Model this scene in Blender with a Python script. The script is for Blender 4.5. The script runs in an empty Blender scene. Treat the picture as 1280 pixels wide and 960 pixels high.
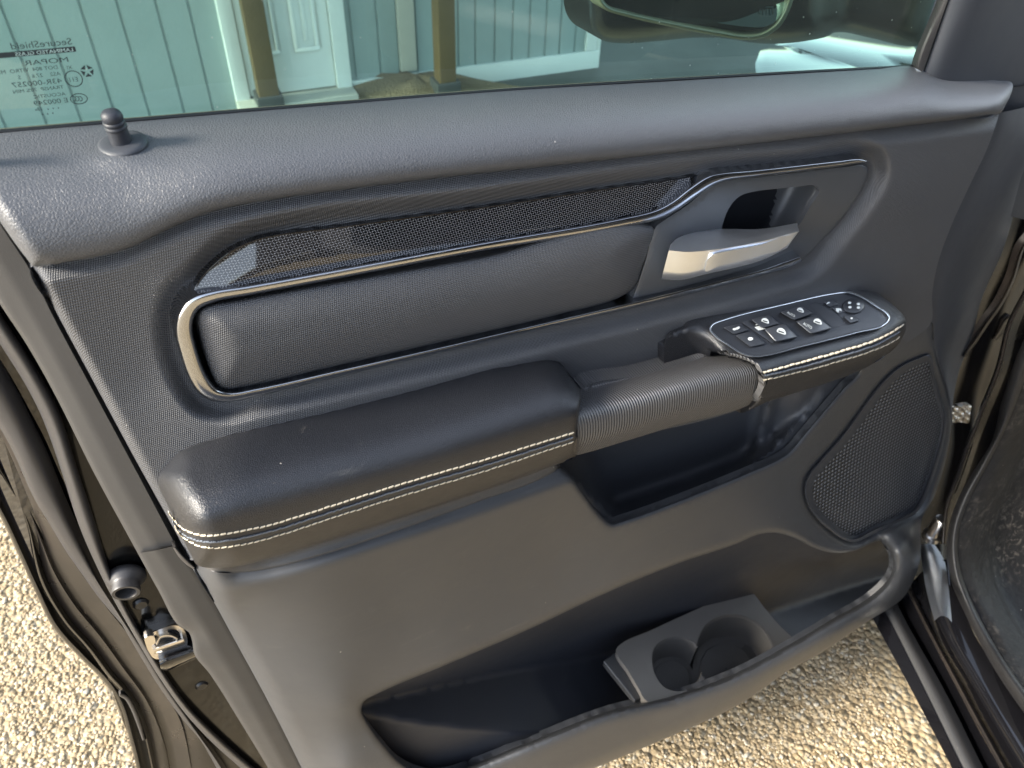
import bpy, math, random
import numpy as np
from mathutils import Vector, Matrix
from mathutils.geometry import delaunay_2d_cdt
random.seed(4); rng = np.random.default_rng(4)
sc = bpy.context.scene
COL = sc.collection
R = math.radians

# ------------------------------------------------------------------ camera and frames
F = 962.0
CAMH = 1.42
up = np.array([40., 1070., 962.]); up /= np.linalg.norm(up)          # world up seen in camera axes
fwd = np.array([0., 0., -1.]); fwd = fwd - up*fwd.dot(up); fwd /= np.linalg.norm(fwd)
rgt = np.cross(fwd, up)
C2W = np.array([rgt, fwd, up])                                        # camera axes -> world
AZ = R(29.5); D = 0.47
DL = np.array([[math.cos(AZ), math.sin(AZ), 0], [0, 0, 1], [math.sin(AZ), -math.cos(AZ), 0]])   # world -> door local (u, v, w)
BASE = np.array([0.45, -CAMH, 0.0])                                   # door origin: on the ground below it
def ray(x, y):
    x = np.asarray(x, float); y = np.asarray(y, float)
    c = np.stack([x-640, 480-y, -F+0*x], -1)
    return c @ C2W.T
def rloc(x, y): return ray(x, y) @ DL.T
def P(x, y, w):                                                       # on the plane w metres proud of the door plane
    r = rloc(x, y); t = (D-np.asarray(w, float))/(-r[..., 2])
    p = r*t[..., None]; p[..., 2] = w
    return p - BASE
def PV(x, y, v):                                                      # on the level v (metres below the camera)
    r = rloc(x, y); t = np.asarray(v, float)/r[..., 1]
    p = r*t[..., None]; p[..., 2] += D
    return p - BASE
def wat(x, y, v): return PV(x, y, v)[..., 2]
def WG(x, y, z=0.0):                                                  # world point at height z
    r = ray(float(x), float(y)); t = (z-CAMH)/r[2]
    return Vector((r[0]*t, r[1]*t, z))

# ------------------------------------------------------------------ curves
def cr(pts, step=6.0, closed=False):
    p = np.array(pts, float); n = len(p); out = []
    idx = range(n if closed else n-1)
    for i in idx:
        if closed: a, b, c, d = p[(i-1) % n], p[i], p[(i+1) % n], p[(i+2) % n]
        else: a, b, c, d = p[max(i-1, 0)], p[i], p[i+1], p[min(i+2, n-1)]
        L = np.hypot(*(c-b)[:2]); k = max(1, int(math.ceil(L/step)))
        la = max(np.hypot(*(b-a)[:2]), 1e-3); lc = max(np.hypot(*(d-c)[:2]), 1e-3); L = max(L, 1e-3)
        m1 = ((c-b)/L + (b-a)/la)*.5*L if (closed or i > 0) else (c-b)
        m2 = ((c-b)/L + (d-c)/lc)*.5*L if (closed or i < n-2) else (c-b)
        for j in range(k):
            t = j/k; t2 = t*t; t3 = t2*t
            out.append((2*t3-3*t2+1)*b + (t3-2*t2+t)*m1 + (-2*t3+3*t2)*c + (t3-t2)*m2)
    if not closed: out.append(p[-1])
    return np.array(out)
def resamp(pts, n, smooth=True):
    c = cr(pts, 3.0) if smooth else np.array(pts, float)
    s = np.concatenate([[0], np.cumsum(np.hypot(np.diff(c[:, 0]), np.diff(c[:, 1])))])
    t = np.linspace(0, s[-1], n)
    return np.stack([np.interp(t, s, c[:, k]) for k in range(c.shape[1])], -1)
def yof(pts):
    c = cr(pts, 3.0); o = np.argsort(c[:, 0])
    return lambda x: np.interp(x, c[o, 0], c[o, 1])
def xof(pts):
    c = cr(pts, 3.0); o = np.argsort(c[:, 1])
    return lambda y: np.interp(y, c[o, 1], c[o, 0])
def prof(pairs):
    a = cr([(p[0]*1000, p[1]*1000) for p in pairs], 10)/1000
    return lambda f: np.interp(f, a[:, 0], a[:, 1])
def inside(px, py, poly):
    r = np.zeros(len(px), bool); n = len(poly); j = n-1
    for i in range(n):
        xi, yi = poly[i][:2]; xj, yj = poly[j][:2]
        c = ((yi > py) != (yj > py))
        if yi != yj:
            r ^= c & (px < (xj-xi)*(py-yi)/(yj-yi)+xi)
        j = i
    return r
def pdist(px, py, line, closed=True):
    best = np.full(len(px), 1e9); n = len(line)
    for i in range(n if closed else n-1):
        a = line[i][:2]; b = line[(i+1) % n][:2]; ab = b-a; L = ab.dot(ab)+1e-9
        t = np.clip(((px-a[0])*ab[0]+(py-a[1])*ab[1])/L, 0, 1)
        best = np.minimum(best, (px-a[0]-t*ab[0])**2+(py-a[1]-t*ab[1])**2)
    return np.sqrt(best)
def rnd(d, r, depth):                                                 # rounded border: 0 well inside, -depth at the border
    t = np.clip(d/r, 0, 1)
    return -depth*(1-np.sqrt(1-(1-t)**2))
def sst(a, b, x):
    t = np.clip((x-a)/(b-a), 0, 1); return t*t*(3-2*t)
def tps(ctrl):
    c = np.array(ctrl, float); n = len(c)
    def U(r2): return np.where(r2 > 0, r2*np.log(np.maximum(r2, 1e-12)), 0)
    q = c[:, :2]/500
    K = U(((q[:, None]-q[None])**2).sum(-1)) + 1e-5*np.eye(n)
    Q = np.hstack([np.ones((n, 1)), q])
    A = np.zeros((n+3, n+3)); A[:n, :n] = K; A[:n, n:] = Q; A[n:, :n] = Q.T
    s = np.linalg.solve(A, np.concatenate([c[:, 2], [0, 0, 0]]))
    def f(x, y):
        x = np.asarray(x, float); y = np.asarray(y, float)
        p = np.stack([x.ravel(), y.ravel()], -1)/500
        r = U(((p[:, None]-q[None])**2).sum(-1)) @ s[:n] + s[n] + p @ s[n+1:]
        return r.reshape(x.shape)
    return f

# ------------------------------------------------------------------ mesh building
class MB:
    def __init__(s): s.v = []; s.f = []; s.m = []
    def add(s, verts, faces, mi=0):
        o = len(s.v); s.v += [tuple(map(float, p)) for p in verts]
        for f in faces: s.f.append(tuple(o+i for i in f)); s.m.append(mi)
    def grid(s, rows, mi=0, close=False):
        n = len(rows[0]); o = []
        for r in rows: o += list(r)
        fs = []
        for i in range(len(rows)-1):
            for j in range(n-1 if not close else n):
                k = (j+1) % n
                fs.append((i*n+j, i*n+k, (i+1)*n+k, (i+1)*n+j))
        s.add(o, fs, mi)
    def box(s, c, sx, sy, sz, M=None, mi=0):
        vs = []
        for a in (-1, 1):
            for b in (-1, 1):
                for d in (-1, 1):
                    p = np.array([a*sx/2, b*sy/2, d*sz/2])
                    if M is not None: p = np.array(M @ Vector(p))
                    vs.append(np.array(c)+p)
        s.add(vs, [(0, 1, 3, 2), (4, 6, 7, 5), (0, 4, 5, 1), (2, 3, 7, 6), (0, 2, 6, 4), (1, 5, 7, 3)], mi)
    def lathe(s, c, prof_, axis=(0, 1, 0), n=28, mi=0):
        a = Vector(axis).normalized(); q = a.orthogonal().normalized(); b = a.cross(q)
        rows = []
        for (r, h) in prof_:
            rows.append([np.array(c)+np.array(a*h+(q*math.cos(2*math.pi*k/n)+b*math.sin(2*math.pi*k/n))*r) for k in range(n)])
        s.grid(rows, mi, close=True)
    def build(s, name, mats, parent=None, smooth=True, angle=35, face=None, bevel=0, solid=0, sub=0, weld=True):
        me = bpy.data.meshes.new(name); me.from_pydata(s.v, [], s.f); 
        if not isinstance(mats, (list, tuple)): mats = [mats]
        for m in mats: me.materials.append(m)
        for p, k in zip(me.polygons, s.m): p.material_index = k
        import bmesh
        bm = bmesh.new(); bm.from_mesh(me)
        if weld: bmesh.ops.remove_doubles(bm, verts=bm.verts, dist=2e-6)
        bmesh.ops.recalc_face_normals(bm, faces=bm.faces)
        bm.to_mesh(me); bm.free()
        o = bpy.data.objects.new(name, me); COL.objects.link(o)
        if parent: o.parent = parent
        if smooth:
            me.shade_smooth()
            me.set_sharp_from_angle(angle=R(angle))
        if solid:
            md = o.modifiers.new('s', 'SOLIDIFY'); md.thickness = solid; md.offset = 0
        if bevel:
            md = o.modifiers.new('b', 'BEVEL'); md.width = bevel; md.segments = 3; md.limit_method = 'ANGLE'; md.angle_limit = R(30)
            me.shade_smooth()
        if sub:
            md = o.modifiers.new('u', 'SUBSURF'); md.levels = sub; md.render_levels = sub
        return o

def fill(mb, outline, wf, step=6.0, skirt=.02, holes=(), rings=(1.2, 3.0, 6.0), mi=0, ostep=None, hskirt=None, smooth=True):
    """surface inside a traced outline; wf(x, y) = metres proud of the door plane; border turned back by skirt"""
    ol = cr(outline, ostep or step, True) if smooth else np.array(outline, float)
    hs = [cr(h, ostep or step, True) for h in holes]
    loops = [ol]+hs
    xs = np.arange(ol[:, 0].min(), ol[:, 0].max(), step); ys = np.arange(ol[:, 1].min(), ol[:, 1].max(), step)
    gx, gy = np.meshgrid(xs, ys); gx[1::2] += step/2; gx = gx.ravel(); gy = gy.ravel()
    cand = []
    k = inside(gx, gy, ol)
    for h in hs: k &= ~inside(gx, gy, h)
    gx, gy = gx[k], gy[k]
    dm = np.min([pdist(gx, gy, l) for l in loops], 0)
    mr = max(rings) if rings else 0
    k = dm > mr+step*.45; cand.append(np.stack([gx[k], gy[k]], -1))
    for rr in rings:
        for l in loops:
            t = np.roll(l, -1, 0)-np.roll(l, 1, 0); t = t[:, :2]; t /= np.linalg.norm(t, axis=1)[:, None]+1e-9
            for sg in (1, -1):
                q = l[:, :2]+sg*rr*np.stack([-t[:, 1], t[:, 0]], -1)
                kk = inside(q[:, 0], q[:, 1], ol)
                for h in hs: kk &= ~inside(q[:, 0], q[:, 1], h)
                q = q[kk]
                if len(q):
                    dd = np.min([pdist(q[:, 0], q[:, 1], m) for m in loops], 0)
                    cand.append(q[dd > rr*.93])
    pts = [Vector(p[:2]) for l in loops for p in l]
    edges = []; o = 0
    for l in loops:
        n = len(l); edges += [(o+i, o+(i+1) % n) for i in range(n)]; o += n
    pts += [Vector(p) for c in cand for p in c]
    vo, eo, fo, *_ = delaunay_2d_cdt(pts, edges, [], 0, 1e-4)
    V = np.array([(v[0], v[1]) for v in vo]); T = np.array([f for f in fo if len(f) == 3])
    cen = V[T].mean(1)
    k = inside(cen[:, 0], cen[:, 1], ol)
    for h in hs: k &= ~inside(cen[:, 0], cen[:, 1], h)
    T = T[k]
    W = wf(V[:, 0], V[:, 1])
    mb.add(P(V[:, 0], V[:, 1], W), [tuple(t) for t in T], mi)
    if skirt:
        for l, sk in zip(loops, [skirt]+[hskirt if hskirt is not None else skirt]*len(hs)):
            if not callable(sk) and not sk: continue
            w = wf(l[:, 0], l[:, 1]); a = P(l[:, 0], l[:, 1], w); b = a.copy(); b[:, 2] -= (sk(l[:, 0], l[:, 1]) if callable(sk) else sk)
            mb.grid([a, b], mi, close=True)
    return mb

def ribbon(mb, path, w=None, h=.003, back=.004, n=9, mi=0, step=4, wf=None, cap=True, off=0.0, pw=2.0):
    """moulding along path [(x, y, width_px, (w))]; rounded section of height h"""
    c = cr(path, step)
    t = np.gradient(c[:, :2], axis=0); t /= np.linalg.norm(t, axis=1)[:, None]+1e-9
    nn = np.stack([-t[:, 1], t[:, 0]], -1)
    rows = []
    for i in range(len(c)):
        s = np.linspace(-1, 1, n)
        q = c[i, :2]+nn[i]*(s[:, None]*c[i, 2]/2)
        if wf is not None: w0 = float(wf(np.array([c[i, 0]]), np.array([c[i, 1]]))[0])+off
        elif c.shape[1] > 3: w0 = c[i, 3]
        else: w0 = w
        ww = w0+h*(1-np.abs(s)**pw)**.5
        a = P(q[:, 0], q[:, 1], ww)
        b0 = a[0].copy(); b0[2] -= back; b1 = a[-1].copy(); b1[2] -= back
        rows.append([b0]+list(a)+[b1])
    mb.grid(rows, mi)
    if cap:
        for r in (rows[0], rows[-1]):
            mb.add(r, [tuple(range(len(r)))], mi)
    return mb

def loft(mb, curves, n=60, sub=1, mi=0, fn=None, smooth=True):
    """sheet through traced curves [(x, y, w)]; w >= -0.5 is metres proud of the door plane, below that a level"""
    rs = [resamp(c, n) for c in curves]
    A = np.array(rs)
    rows = []
    m = len(A)
    for i in range(m-1):
        for k in range(sub):
            t = k/sub
            if sub > 1 and smooth:
                a, b, c, d = A[max(i-1, 0)], A[i], A[i+1], A[min(i+2, m-1)]
                rows.append(.5*((2*b)+(c-a)*t+(2*a-5*b+4*c-d)*t*t+(3*b-a-3*c+d)*t**3))
            else: rows.append(A[i]*(1-t)+A[i+1]*t)
    rows.append(A[-1])
    fn = fn or P
    mb.grid([fn(r[:, 0], r[:, 1], r[:, 2]) for r in rows], mi)
    return mb

# ------------------------------------------------------------------ materials
class NT:
    def __init__(s, name):
        s.m = bpy.data.materials.new(name); s.m.use_nodes = True
        s.t = s.m.node_tree; s.b = s.t.nodes['Principled BSDF']; s.out = s.t.nodes['Material Output']
        s.co = s.t.nodes.new('ShaderNodeTexCoord').outputs['Object']
    def n(s, typ, **kw):
        k = s.t.nodes.new(typ)
        for a, b in kw.items(): setattr(k, a, b)
        return k
    def lk(s, a, b): s.t.links.new(a, b)
    def math(s, op, a, b=None, c=None):
        k = s.n('ShaderNodeMath', operation=op)
        for i, x in enumerate((a, b, c)):
            if x is None: continue
            if isinstance(x, (int, float)): k.inputs[i].default_value = x
            else: s.lk(x, k.inputs[i])
        return k.outputs[0]
    def xyz(s, co=None):
        k = s.n('ShaderNodeSeparateXYZ'); s.lk(co or s.co, k.inputs[0]); return k.outputs
    def noise(s, scale, detail=3, rough=.5, co=None, dist=0):
        k = s.n('ShaderNodeTexNoise'); k.inputs['Scale'].default_value = scale; k.inputs['Detail'].default_value = detail
        k.inputs['Roughness'].default_value = rough; k.inputs['Distortion'].default_value = dist; s.lk(co or s.co, k.inputs['Vector']); return k.outputs['Fac']
    def vor(s, scale, feature='F1', co=None, out='Distance', rand=1):
        k = s.n('ShaderNodeTexVoronoi', feature=feature); k.inputs['Scale'].default_value = scale; k.inputs['Randomness'].default_value = rand
        s.lk(co or s.co, k.inputs['Vector']); return k.outputs[out]
    def ramp(s, fac, stops, interp='LINEAR'):
        k = s.n('ShaderNodeValToRGB'); e = k.color_ramp.elements; k.color_ramp.interpolation = interp
        while len(e) < len(stops): e.new(.5)
        for i, (p, c) in enumerate(stops):
            e[i].position = p; e[i].color = (c, c, c, 1) if isinstance(c, (int, float)) else (*c, 1)
        s.lk(fac, k.inputs[0]); return k.outputs[0]
    def mix(s, fac, a, b):
        k = s.n('ShaderNodeMix', data_type='RGBA')
        for i, x in ((0, fac), (6, a), (7, b)):
            if isinstance(x, (int, float)): k.inputs[i].default_value = x
            elif isinstance(x, tuple): k.inputs[i].default_value = (*x, 1)
            else: s.lk(x, k.inputs[i])
        return k.outputs[2]
    def bump(s, h, dist, strength=1.0, prev=None):
        k = s.n('ShaderNodeBump'); k.inputs['Distance'].default_value = dist; k.inputs['Strength'].default_value = strength
        s.lk(h, k.inputs['Height'])
        if prev is not None: s.lk(prev, k.inputs['Normal'])
        return k.outputs[0]
    def set(s, **kw):
        for a, b in kw.items():
            i = s.b.inputs[a.replace('_', ' ')]
            if isinstance(b, (int, float)): i.default_value = b
            elif isinstance(b, tuple): i.default_value = (*b, 1) if len(b) == 3 else b
            else: s.lk(b, i)
        return s.m

def scr(t, col, amount=.35, scale=75, size=.055):                     # dust specks and faint smears
    k = t.n('ShaderNodeTexVoronoi'); k.inputs['Scale'].default_value = scale; t.lk(t.co, k.inputs['Vector'])
    x = t.n('ShaderNodeSeparateColor'); t.lk(k.outputs['Color'], x.inputs[0])
    sel = t.math('GREATER_THAN', x.outputs[0], .72)
    sz = t.math('MULTIPLY', x.outputs[1], size)
    d = t.math('LESS_THAN', k.outputs['Distance'], sz)
    mp = t.n('ShaderNodeMapping'); mp.inputs['Scale'].default_value = (1, 3.2, 1); mp.inputs['Rotation'].default_value = (0, 0, .5); t.lk(t.co, mp.inputs['Vector'])
    sm = t.ramp(t.noise(24, 8, .78, mp.outputs[0], .8), [(.60, 0), (.70, 1)])
    col = t.mix(t.math('MULTIPLY', sm, amount*.16), col, (.30, .28, .25))
    return t.mix(t.math('MULTIPLY', t.math('MULTIPLY', d, sel), amount), col, (.55, .52, .47))

def trim(name, col, rough=.5, tex=None, k=1.0, spec=.5, dust=.4, coat=0):
    t = NT(name)
    c0 = tuple(col); c1 = tuple(x*1.35 for x in col)
    base = t.mix(t.math('MULTIPLY', t.noise(9, 4, .6), .6), c0, c1)
    base = scr(t, base, dust)
    rr = t.math('ADD', t.math('MULTIPLY', t.noise(14, 5, .65), .16), rough-.08)
    prev = None
    if tex == 'leather':
        wv = t.n('ShaderNodeVectorMath', operation='ADD')
        nz = t.n('ShaderNodeTexNoise'); nz.inputs['Scale'].default_value = 260*k; t.lk(t.co, nz.inputs['Vector'])
        sc_ = t.n('ShaderNodeVectorMath', operation='SCALE'); sc_.inputs['Scale'].default_value = .0022/k; t.lk(nz.outputs['Color'], sc_.inputs[0])
        t.lk(t.co, wv.inputs[0]); t.lk(sc_.outputs[0], wv.inputs[1])
        h = t.ramp(t.vor(430*k, 'DISTANCE_TO_EDGE', wv.outputs[0]), [(0, 0), (.12, .55), (.4, 1)])
        h2 = t.noise(900*k, 3, .6)
        hh = t.math('ADD', h, t.math('MULTIPLY', h2, .5))
        prev = t.bump(hh, .00025/k**1.25)
    elif tex == 'weave':
        u, v, w = t.xyz(); v = t.math('SUBTRACT', v, w)
        q = 2*math.pi/.0025/k
        a = t.math('SINE', t.math('MULTIPLY', t.math('ADD', u, t.math('MULTIPLY', v, .55)), q))
        b = t.math('SINE', t.math('MULTIPLY', t.math('SUBTRACT', u, t.math('MULTIPLY', v, .95)), q))
        h = t.math('MULTIPLY', a, b)
        prev = t.bump(h, .00025)
        base = t.mix(t.math('MULTIPLY', t.math('GREATER_THAN', h, .3), .38), base, (.12, .125, .14))
    elif tex == 'rib':
        u, v, w = t.xyz()
        a = t.math('SINE', t.math('MULTIPLY', t.math('ADD', u, t.math('MULTIPLY', v, .12)), 2*math.pi/.0026))
        prev = t.bump(a, .0004)
        base = t.mix(t.math('MULTIPLY', t.math('GREATER_THAN', a, .3), .3), base, (.11, .11, .115))
    elif tex == 'fine':
        prev = t.bump(t.noise(1400, 3, .6), .00012)
    prev = t.bump(t.noise(16, 3), .0016, .5, prev) if tex else t.bump(t.noise(700, 2), .00004)
    t.lk(prev, t.b.inputs['Normal'])
    return t.set(Base_Color=base, Roughness=rr, Specular_IOR_Level=spec, Coat_Weight=coat)

M = {}
M['pad'] = trim('grained_vinyl', (.058, .061, .068), .44, 'leather', 1.35, .6)
M['weave'] = trim('woven_vinyl', (.042, .044, .049), .44, 'weave', 1, .55)
M['leather'] = trim('black_leather', (.010, .011, .014), .33, 'leather', 1.7, .6, .7)
M['leatherette'] = trim('grey_leatherette', (.045, .044, .044), .46, 'leather', 1.8, .5)
M['hard'] = trim('hard_plastic', (.034, .036, .040), .42, 'leather', 2.6, .6, .7)
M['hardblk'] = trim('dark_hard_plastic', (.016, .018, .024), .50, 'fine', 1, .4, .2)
M['lip'] = trim('smooth_dark_plastic', (.030, .033, .040), .52, 'fine', 1, .45, .2)
M['bezel'] = trim('satin_bezel_plastic', (.050, .053, .058), .40, 'fine', 1, .5, .2)
M['rib'] = trim('ribbed_rubber', (.055, .055, .057), .42, 'rib', 1, .55)
M['void'] = trim('black_plastic_and_shade', (.008, .009, .012), .6, 'fine', 1, .3, .1)  # also gives the painted shade of the handle recess and jamb gap
M['rubber'] = trim('weatherstrip_rubber', (.028, .027, .028), .42, 'fine', 1, .5, .15)
M['sealblk'] = trim('black_seal_rubber', (.014, .014, .015), .45, 'fine', 1, .4, .2)
M['band'] = trim('edge_band_plastic', (.029, .029, .030), .46, 'fine', 1, .45, .15)
M['mat'] = trim('dusty_floor_rubber', (.030, .030, .030), .6, 'fine', 1, .4, .6)
M['button'] = trim('switch_plastic', (.020, .022, .027), .35, 'fine', 1, .5, .1)
M['key'] = trim('switch_key_plastic', (.040, .044, .052), .34, 'fine', 1, .5, .1)
M['cup'] = trim('cup_holder_rubber', (.11, .105, .10), .42, 'fine', 1, .5, .2)
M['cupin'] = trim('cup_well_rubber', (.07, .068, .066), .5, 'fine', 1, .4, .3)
def simple(name, col, rough=.4, metal=0, coat=0, spec=.5, bumpd=0, dirt=0):
    t = NT(name)
    base = t.mix(t.noise(20, 4, .6), col, tuple(x*1.25 for x in col))
    if dirt: base = t.mix(t.math('MULTIPLY', t.ramp(t.noise(7, 6, .65), [(.42, 0), (.7, 1)]), dirt), base, (.20, .155, .115))
    rr = t.math('ADD', t.math('MULTIPLY', t.noise(25, 4, .6), .12), max(rough-.05, .01))
    if bumpd: t.lk(t.bump(t.noise(14, 2), bumpd), t.b.inputs['Normal'])
    return t.set(Base_Color=base, Roughness=rr, Metallic=metal, Coat_Weight=coat, Specular_IOR_Level=spec)
M['paint'] = simple('black_paint', (.004, .004, .005), .06, 0, .6, .4)
M['paintdirty'] = simple('dusty_black_paint', (.009, .008, .008), .28, 0, .1, .35, 0, .08)
M['paintsoft'] = simple('weathered_black_paint', (.003, .003, .003), .14, 0, .10, .25)
M['jblack'] = simple('shaded_black_paint', (.004, .004, .005), .24, 0, 0, .3)
M['chrome'] = simple('dark_satin_chrome', (.42, .43, .45), .15, 1)
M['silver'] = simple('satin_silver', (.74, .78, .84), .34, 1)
M['ring'] = simple('bright_ring', (.75, .77, .80), .22, 1)
M['zinc'] = simple('zinc_steel', (.72, .68, .62), .28, 1)
M['thread'] = simple('cream_thread', (.50, .45, .35), .7)
M['threadgrey'] = simple('grey_thread', (.10, .115, .14), .6)
M['white'] = simple('symbol_white', (.62, .65, .63), .5)
M['ink'] = simple('glass_print', (.008, .016, .018), .6)
def strip_mat():
    t = NT('patterned_gloss_film'); u, v, w = t.xyz(); c = .0018
    x = t.math('DIVIDE', t.math('ADD', u, t.math('MULTIPLY', v, .15)), c); y = t.math('DIVIDE', v, c*.8)
    fx = t.math('SUBTRACT', t.math('FRACT', x), .5); fy = t.math('SUBTRACT', t.math('FRACT', y), .5)
    par = t.math('MODULO', t.math('ADD', t.math('ADD', t.math('FLOOR', x), t.math('FLOOR', y)), 4000), 2)
    sg = t.math('SUBTRACT', 1, t.math('MULTIPLY', par, 2))
    d = t.math('ABSOLUTE', t.math('SUBTRACT', fx, t.math('MULTIPLY', sg, fy)))
    m = t.math('MULTIPLY', t.math('LESS_THAN', d, .15), t.math('LESS_THAN', t.math('ABSOLUTE', fy), .25))
    return t.set(Base_Color=t.mix(m, (.005, .005, .006), (.27, .27, .28)), Roughness=.08, Specular_IOR_Level=.5, Coat_Weight=.7, Coat_Roughness=.03)
M['strip'] = strip_mat()
def grille_mat():
    t = NT('speaker_mesh'); u, v, w = t.xyz()
    qx = 2*math.pi/.0078; qy = 2*math.pi/.0066
    a = t.math('SINE', t.math('MULTIPLY', t.math('ADD', u, t.math('MULTIPLY', v, .12)), qx)); b = t.math('SINE', t.math('MULTIPLY', t.math('ADD', v, t.math('MULTIPLY', u, .13)), qy))
    h = t.math('ADD', a, b)
    base = t.ramp(t.math('MULTIPLY', t.math('ADD', h, 2), .25), [(0, (.008, .009, .011)), (.66, (.014, .015, .018)), (.80, (.20, .21, .23))])  # bright dots paint the glints on the mesh, dark holes between
    t.lk(t.bump(h, .0006), t.b.inputs['Normal'])
    return t.set(Base_Color=base, Roughness=.45)
M['grille'] = grille_mat()
def glass_mat():
    t = NT('tinted_glass')
    tr = t.n('ShaderNodeBsdfTransparent'); tr.inputs[0].default_value = (.50, .76, .67, 1)
    gl = t.n('ShaderNodeBsdfGlossy'); gl.inputs['Roughness'].default_value = .02; gl.inputs['Color'].default_value = (.9, .98, .95, 1)
    df = t.n('ShaderNodeBsdfDiffuse'); df.inputs[0].default_value = (.6, .75, .66, 1)
    fr = t.n('ShaderNodeFresnel'); fr.inputs[0].default_value = 1.5
    m1 = t.n('ShaderNodeMixShader'); t.lk(t.math('MULTIPLY', fr.outputs[0], 1.6), m1.inputs[0]); t.lk(tr.outputs[0], m1.inputs[1]); t.lk(gl.outputs[0], m1.inputs[2])
    k = t.n('ShaderNodeTexVoronoi'); k.inputs['Scale'].default_value = 160; t.lk(t.co, k.inputs['Vector'])
    x = t.n('ShaderNodeSeparateColor'); t.lk(k.outputs['Color'], x.inputs[0])
    sp = t.math('LESS_THAN', k.outputs['Distance'], t.math('MULTIPLY', t.math('POWER', x.outputs[0], 4), .12))
    du = t.math('ADD', t.math('MULTIPLY', sp, .35), t.math('MULTIPLY', t.ramp(t.noise(6, 5, .6), [(.3, .01), (.75, .055)]), 1))
    m2 = t.n('ShaderNodeMixShader'); t.lk(du, m2.inputs[0]); t.lk(m1.outputs[0], m2.inputs[1]); t.lk(df.outputs[0], m2.inputs[2])
    t.lk(m2.outputs[0], t.out.inputs['Surface'])
    return t.m
M['glass'] = glass_mat()
t = NT('mirror_silver'); M['mirror'] = t.set(Base_Color=(.55, .72, .72), Metallic=1.0, Roughness=.03)

# ------------------------------------------------------------------ roots
def root(name, label, cat, loc=None, mat=None):
    o = bpy.data.objects.new(name, None); COL.objects.link(o)
    if mat is not None: o.matrix_world = mat
    if loc is not None: o.location = loc
    o['label'] = label; o['category'] = cat
    o.empty_display_size = .1
    return o
Rm = Matrix([[DL[0][0], DL[1][0], DL[2][0], 0], [DL[0][1], DL[1][1], DL[2][1], 0], [DL[0][2], DL[1][2], DL[2][2], 0], [0, 0, 0, 1]])
orig = (DL.T @ np.array([BASE[0], BASE[1], BASE[2]-D]))
doorM = Matrix.Translation((orig[0], orig[1], orig[2]+CAMH)) @ Rm
door = root('truck_door', 'open black pickup door showing its dark grey inner trim, armrest, window switches and storage pocket', 'truck door', mat=doorM)

# ================================================================== DOOR TRIM
# ---- upper pad
pad_top = [(-60, 176), (0, 170), (150, 157), (300, 144), (430, 133), (640, 116), (854, 103), (1000, 94), (1100, 88), (1150, 85), (1180, 92), (1220, 95), (1270, 97)]
pad_bot = [(-60, 345), (0, 340), (48, 334), (80, 328), (120, 321), (160, 310), (200, 291), (235, 275), (270, 263), (330, 251), (460, 233), (560, 221), (700, 206), (900, 184), (1100, 161), (1249, 143), (1275, 140)]
yt, yb = yof(pad_top), yof(pad_bot)
pp = prof([(0, .0), (.1, .012), (.22, .026), (.38, .040), (.55, .050), (.75, .057), (.9, .059), (1, .057)])
pad_ol = [(-50, 175), (0, 170), (150, 157), (300, 144), (430, 133), (640, 116), (854, 103), (1000, 94), (1100, 88), (1146, 85), (1162, 90), (1185, 94.5), (1220, 96), (1252, 97), (1262, 99), (1266, 105), (1264, 117), (1257, 131), (1249, 143), (1200, 149), (1100, 161), (900, 184), (700, 206), (560, 221), (460, 233), (330, 251), (270, 263), (235, 275), (200, 291), (160, 310), (120, 321), (80, 328), (52, 334), (42, 333), (34, 324), (0, 277), (-50, 200)]
def pad_w(x, y):
    f = (y-yt(x))/(yb(x)-yt(x))
    w = pp(np.clip(f, 0, 1))
    L = cr([(-50, 200), (0, 277), (34, 324), (42, 333), (52, 334)], 6)
    Rr = cr([(1252, 97), (1262, 99), (1266, 105), (1264, 117), (1257, 131), (1249, 143)], 4)
    B = cr(pad_bot, 8)
    w = w+rnd(pdist(x, y, L, False), 16, .020)+rnd(pdist(x, y, Rr, False), 12, .014)+rnd(pdist(x, y, B, False), 6, .008)
    g = np.exp(-(((x-153)/42)**2+((y-196)/16)**2))                        # dimple round the lock pin
    return w+g*.004
b = fill(MB(), pad_ol, pad_w, 6, lambda x, y: np.where(y < yt(x)+4, .004, .03)); pad = b.build('upper_pad', M['pad'], door, angle=60)

# ---- woven upper trim panel
strip_ol = [(243, 362), (252, 348), (268, 331), (288, 315), (310, 304), (332, 297), (420, 285), (600, 260), (760, 236), (850, 223), (878, 219), (882, 224), (866, 236), (840, 255), (822, 265), (780, 275), (600, 305), (430, 340), (300, 363), (252, 369)]
trim_feat = cr([(220, 372), (243, 350), (285, 312), (330, 293), (600, 257), (880, 216), (1000, 207), (1086, 199), (1090, 212), (1072, 248), (1040, 290), (1006, 330), (960, 344), (820, 381), (560, 443), (320, 498), (280, 506), (255, 500), (236, 478), (220, 440), (214, 400)], 8, True)
rim_in = [(40, 336), (70, 392), (113, 472), (170, 578), (224, 676), (236, 698)]
def trim_w(x, y):
    w = tps_trim(x, y)
    d = pdist(x, y, trim_feat); ins = inside(x, y, trim_feat)
    d = np.where(ins, 0, d)
    w = w-.013*(1-sst(0, 26, d))-.05*sst(11, 22, np.where(ins, pdist(x, y, trim_feat), 0))
    Lr = cr(rim_in, 8)
    w = w+rnd(pdist(x, y, Lr, False), 13, .022)
    yb_ = yof(pad_bot)(x)
    w = w-.009*(1-sst(0, 26, np.abs(y-yb_+4)))
    return w
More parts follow.
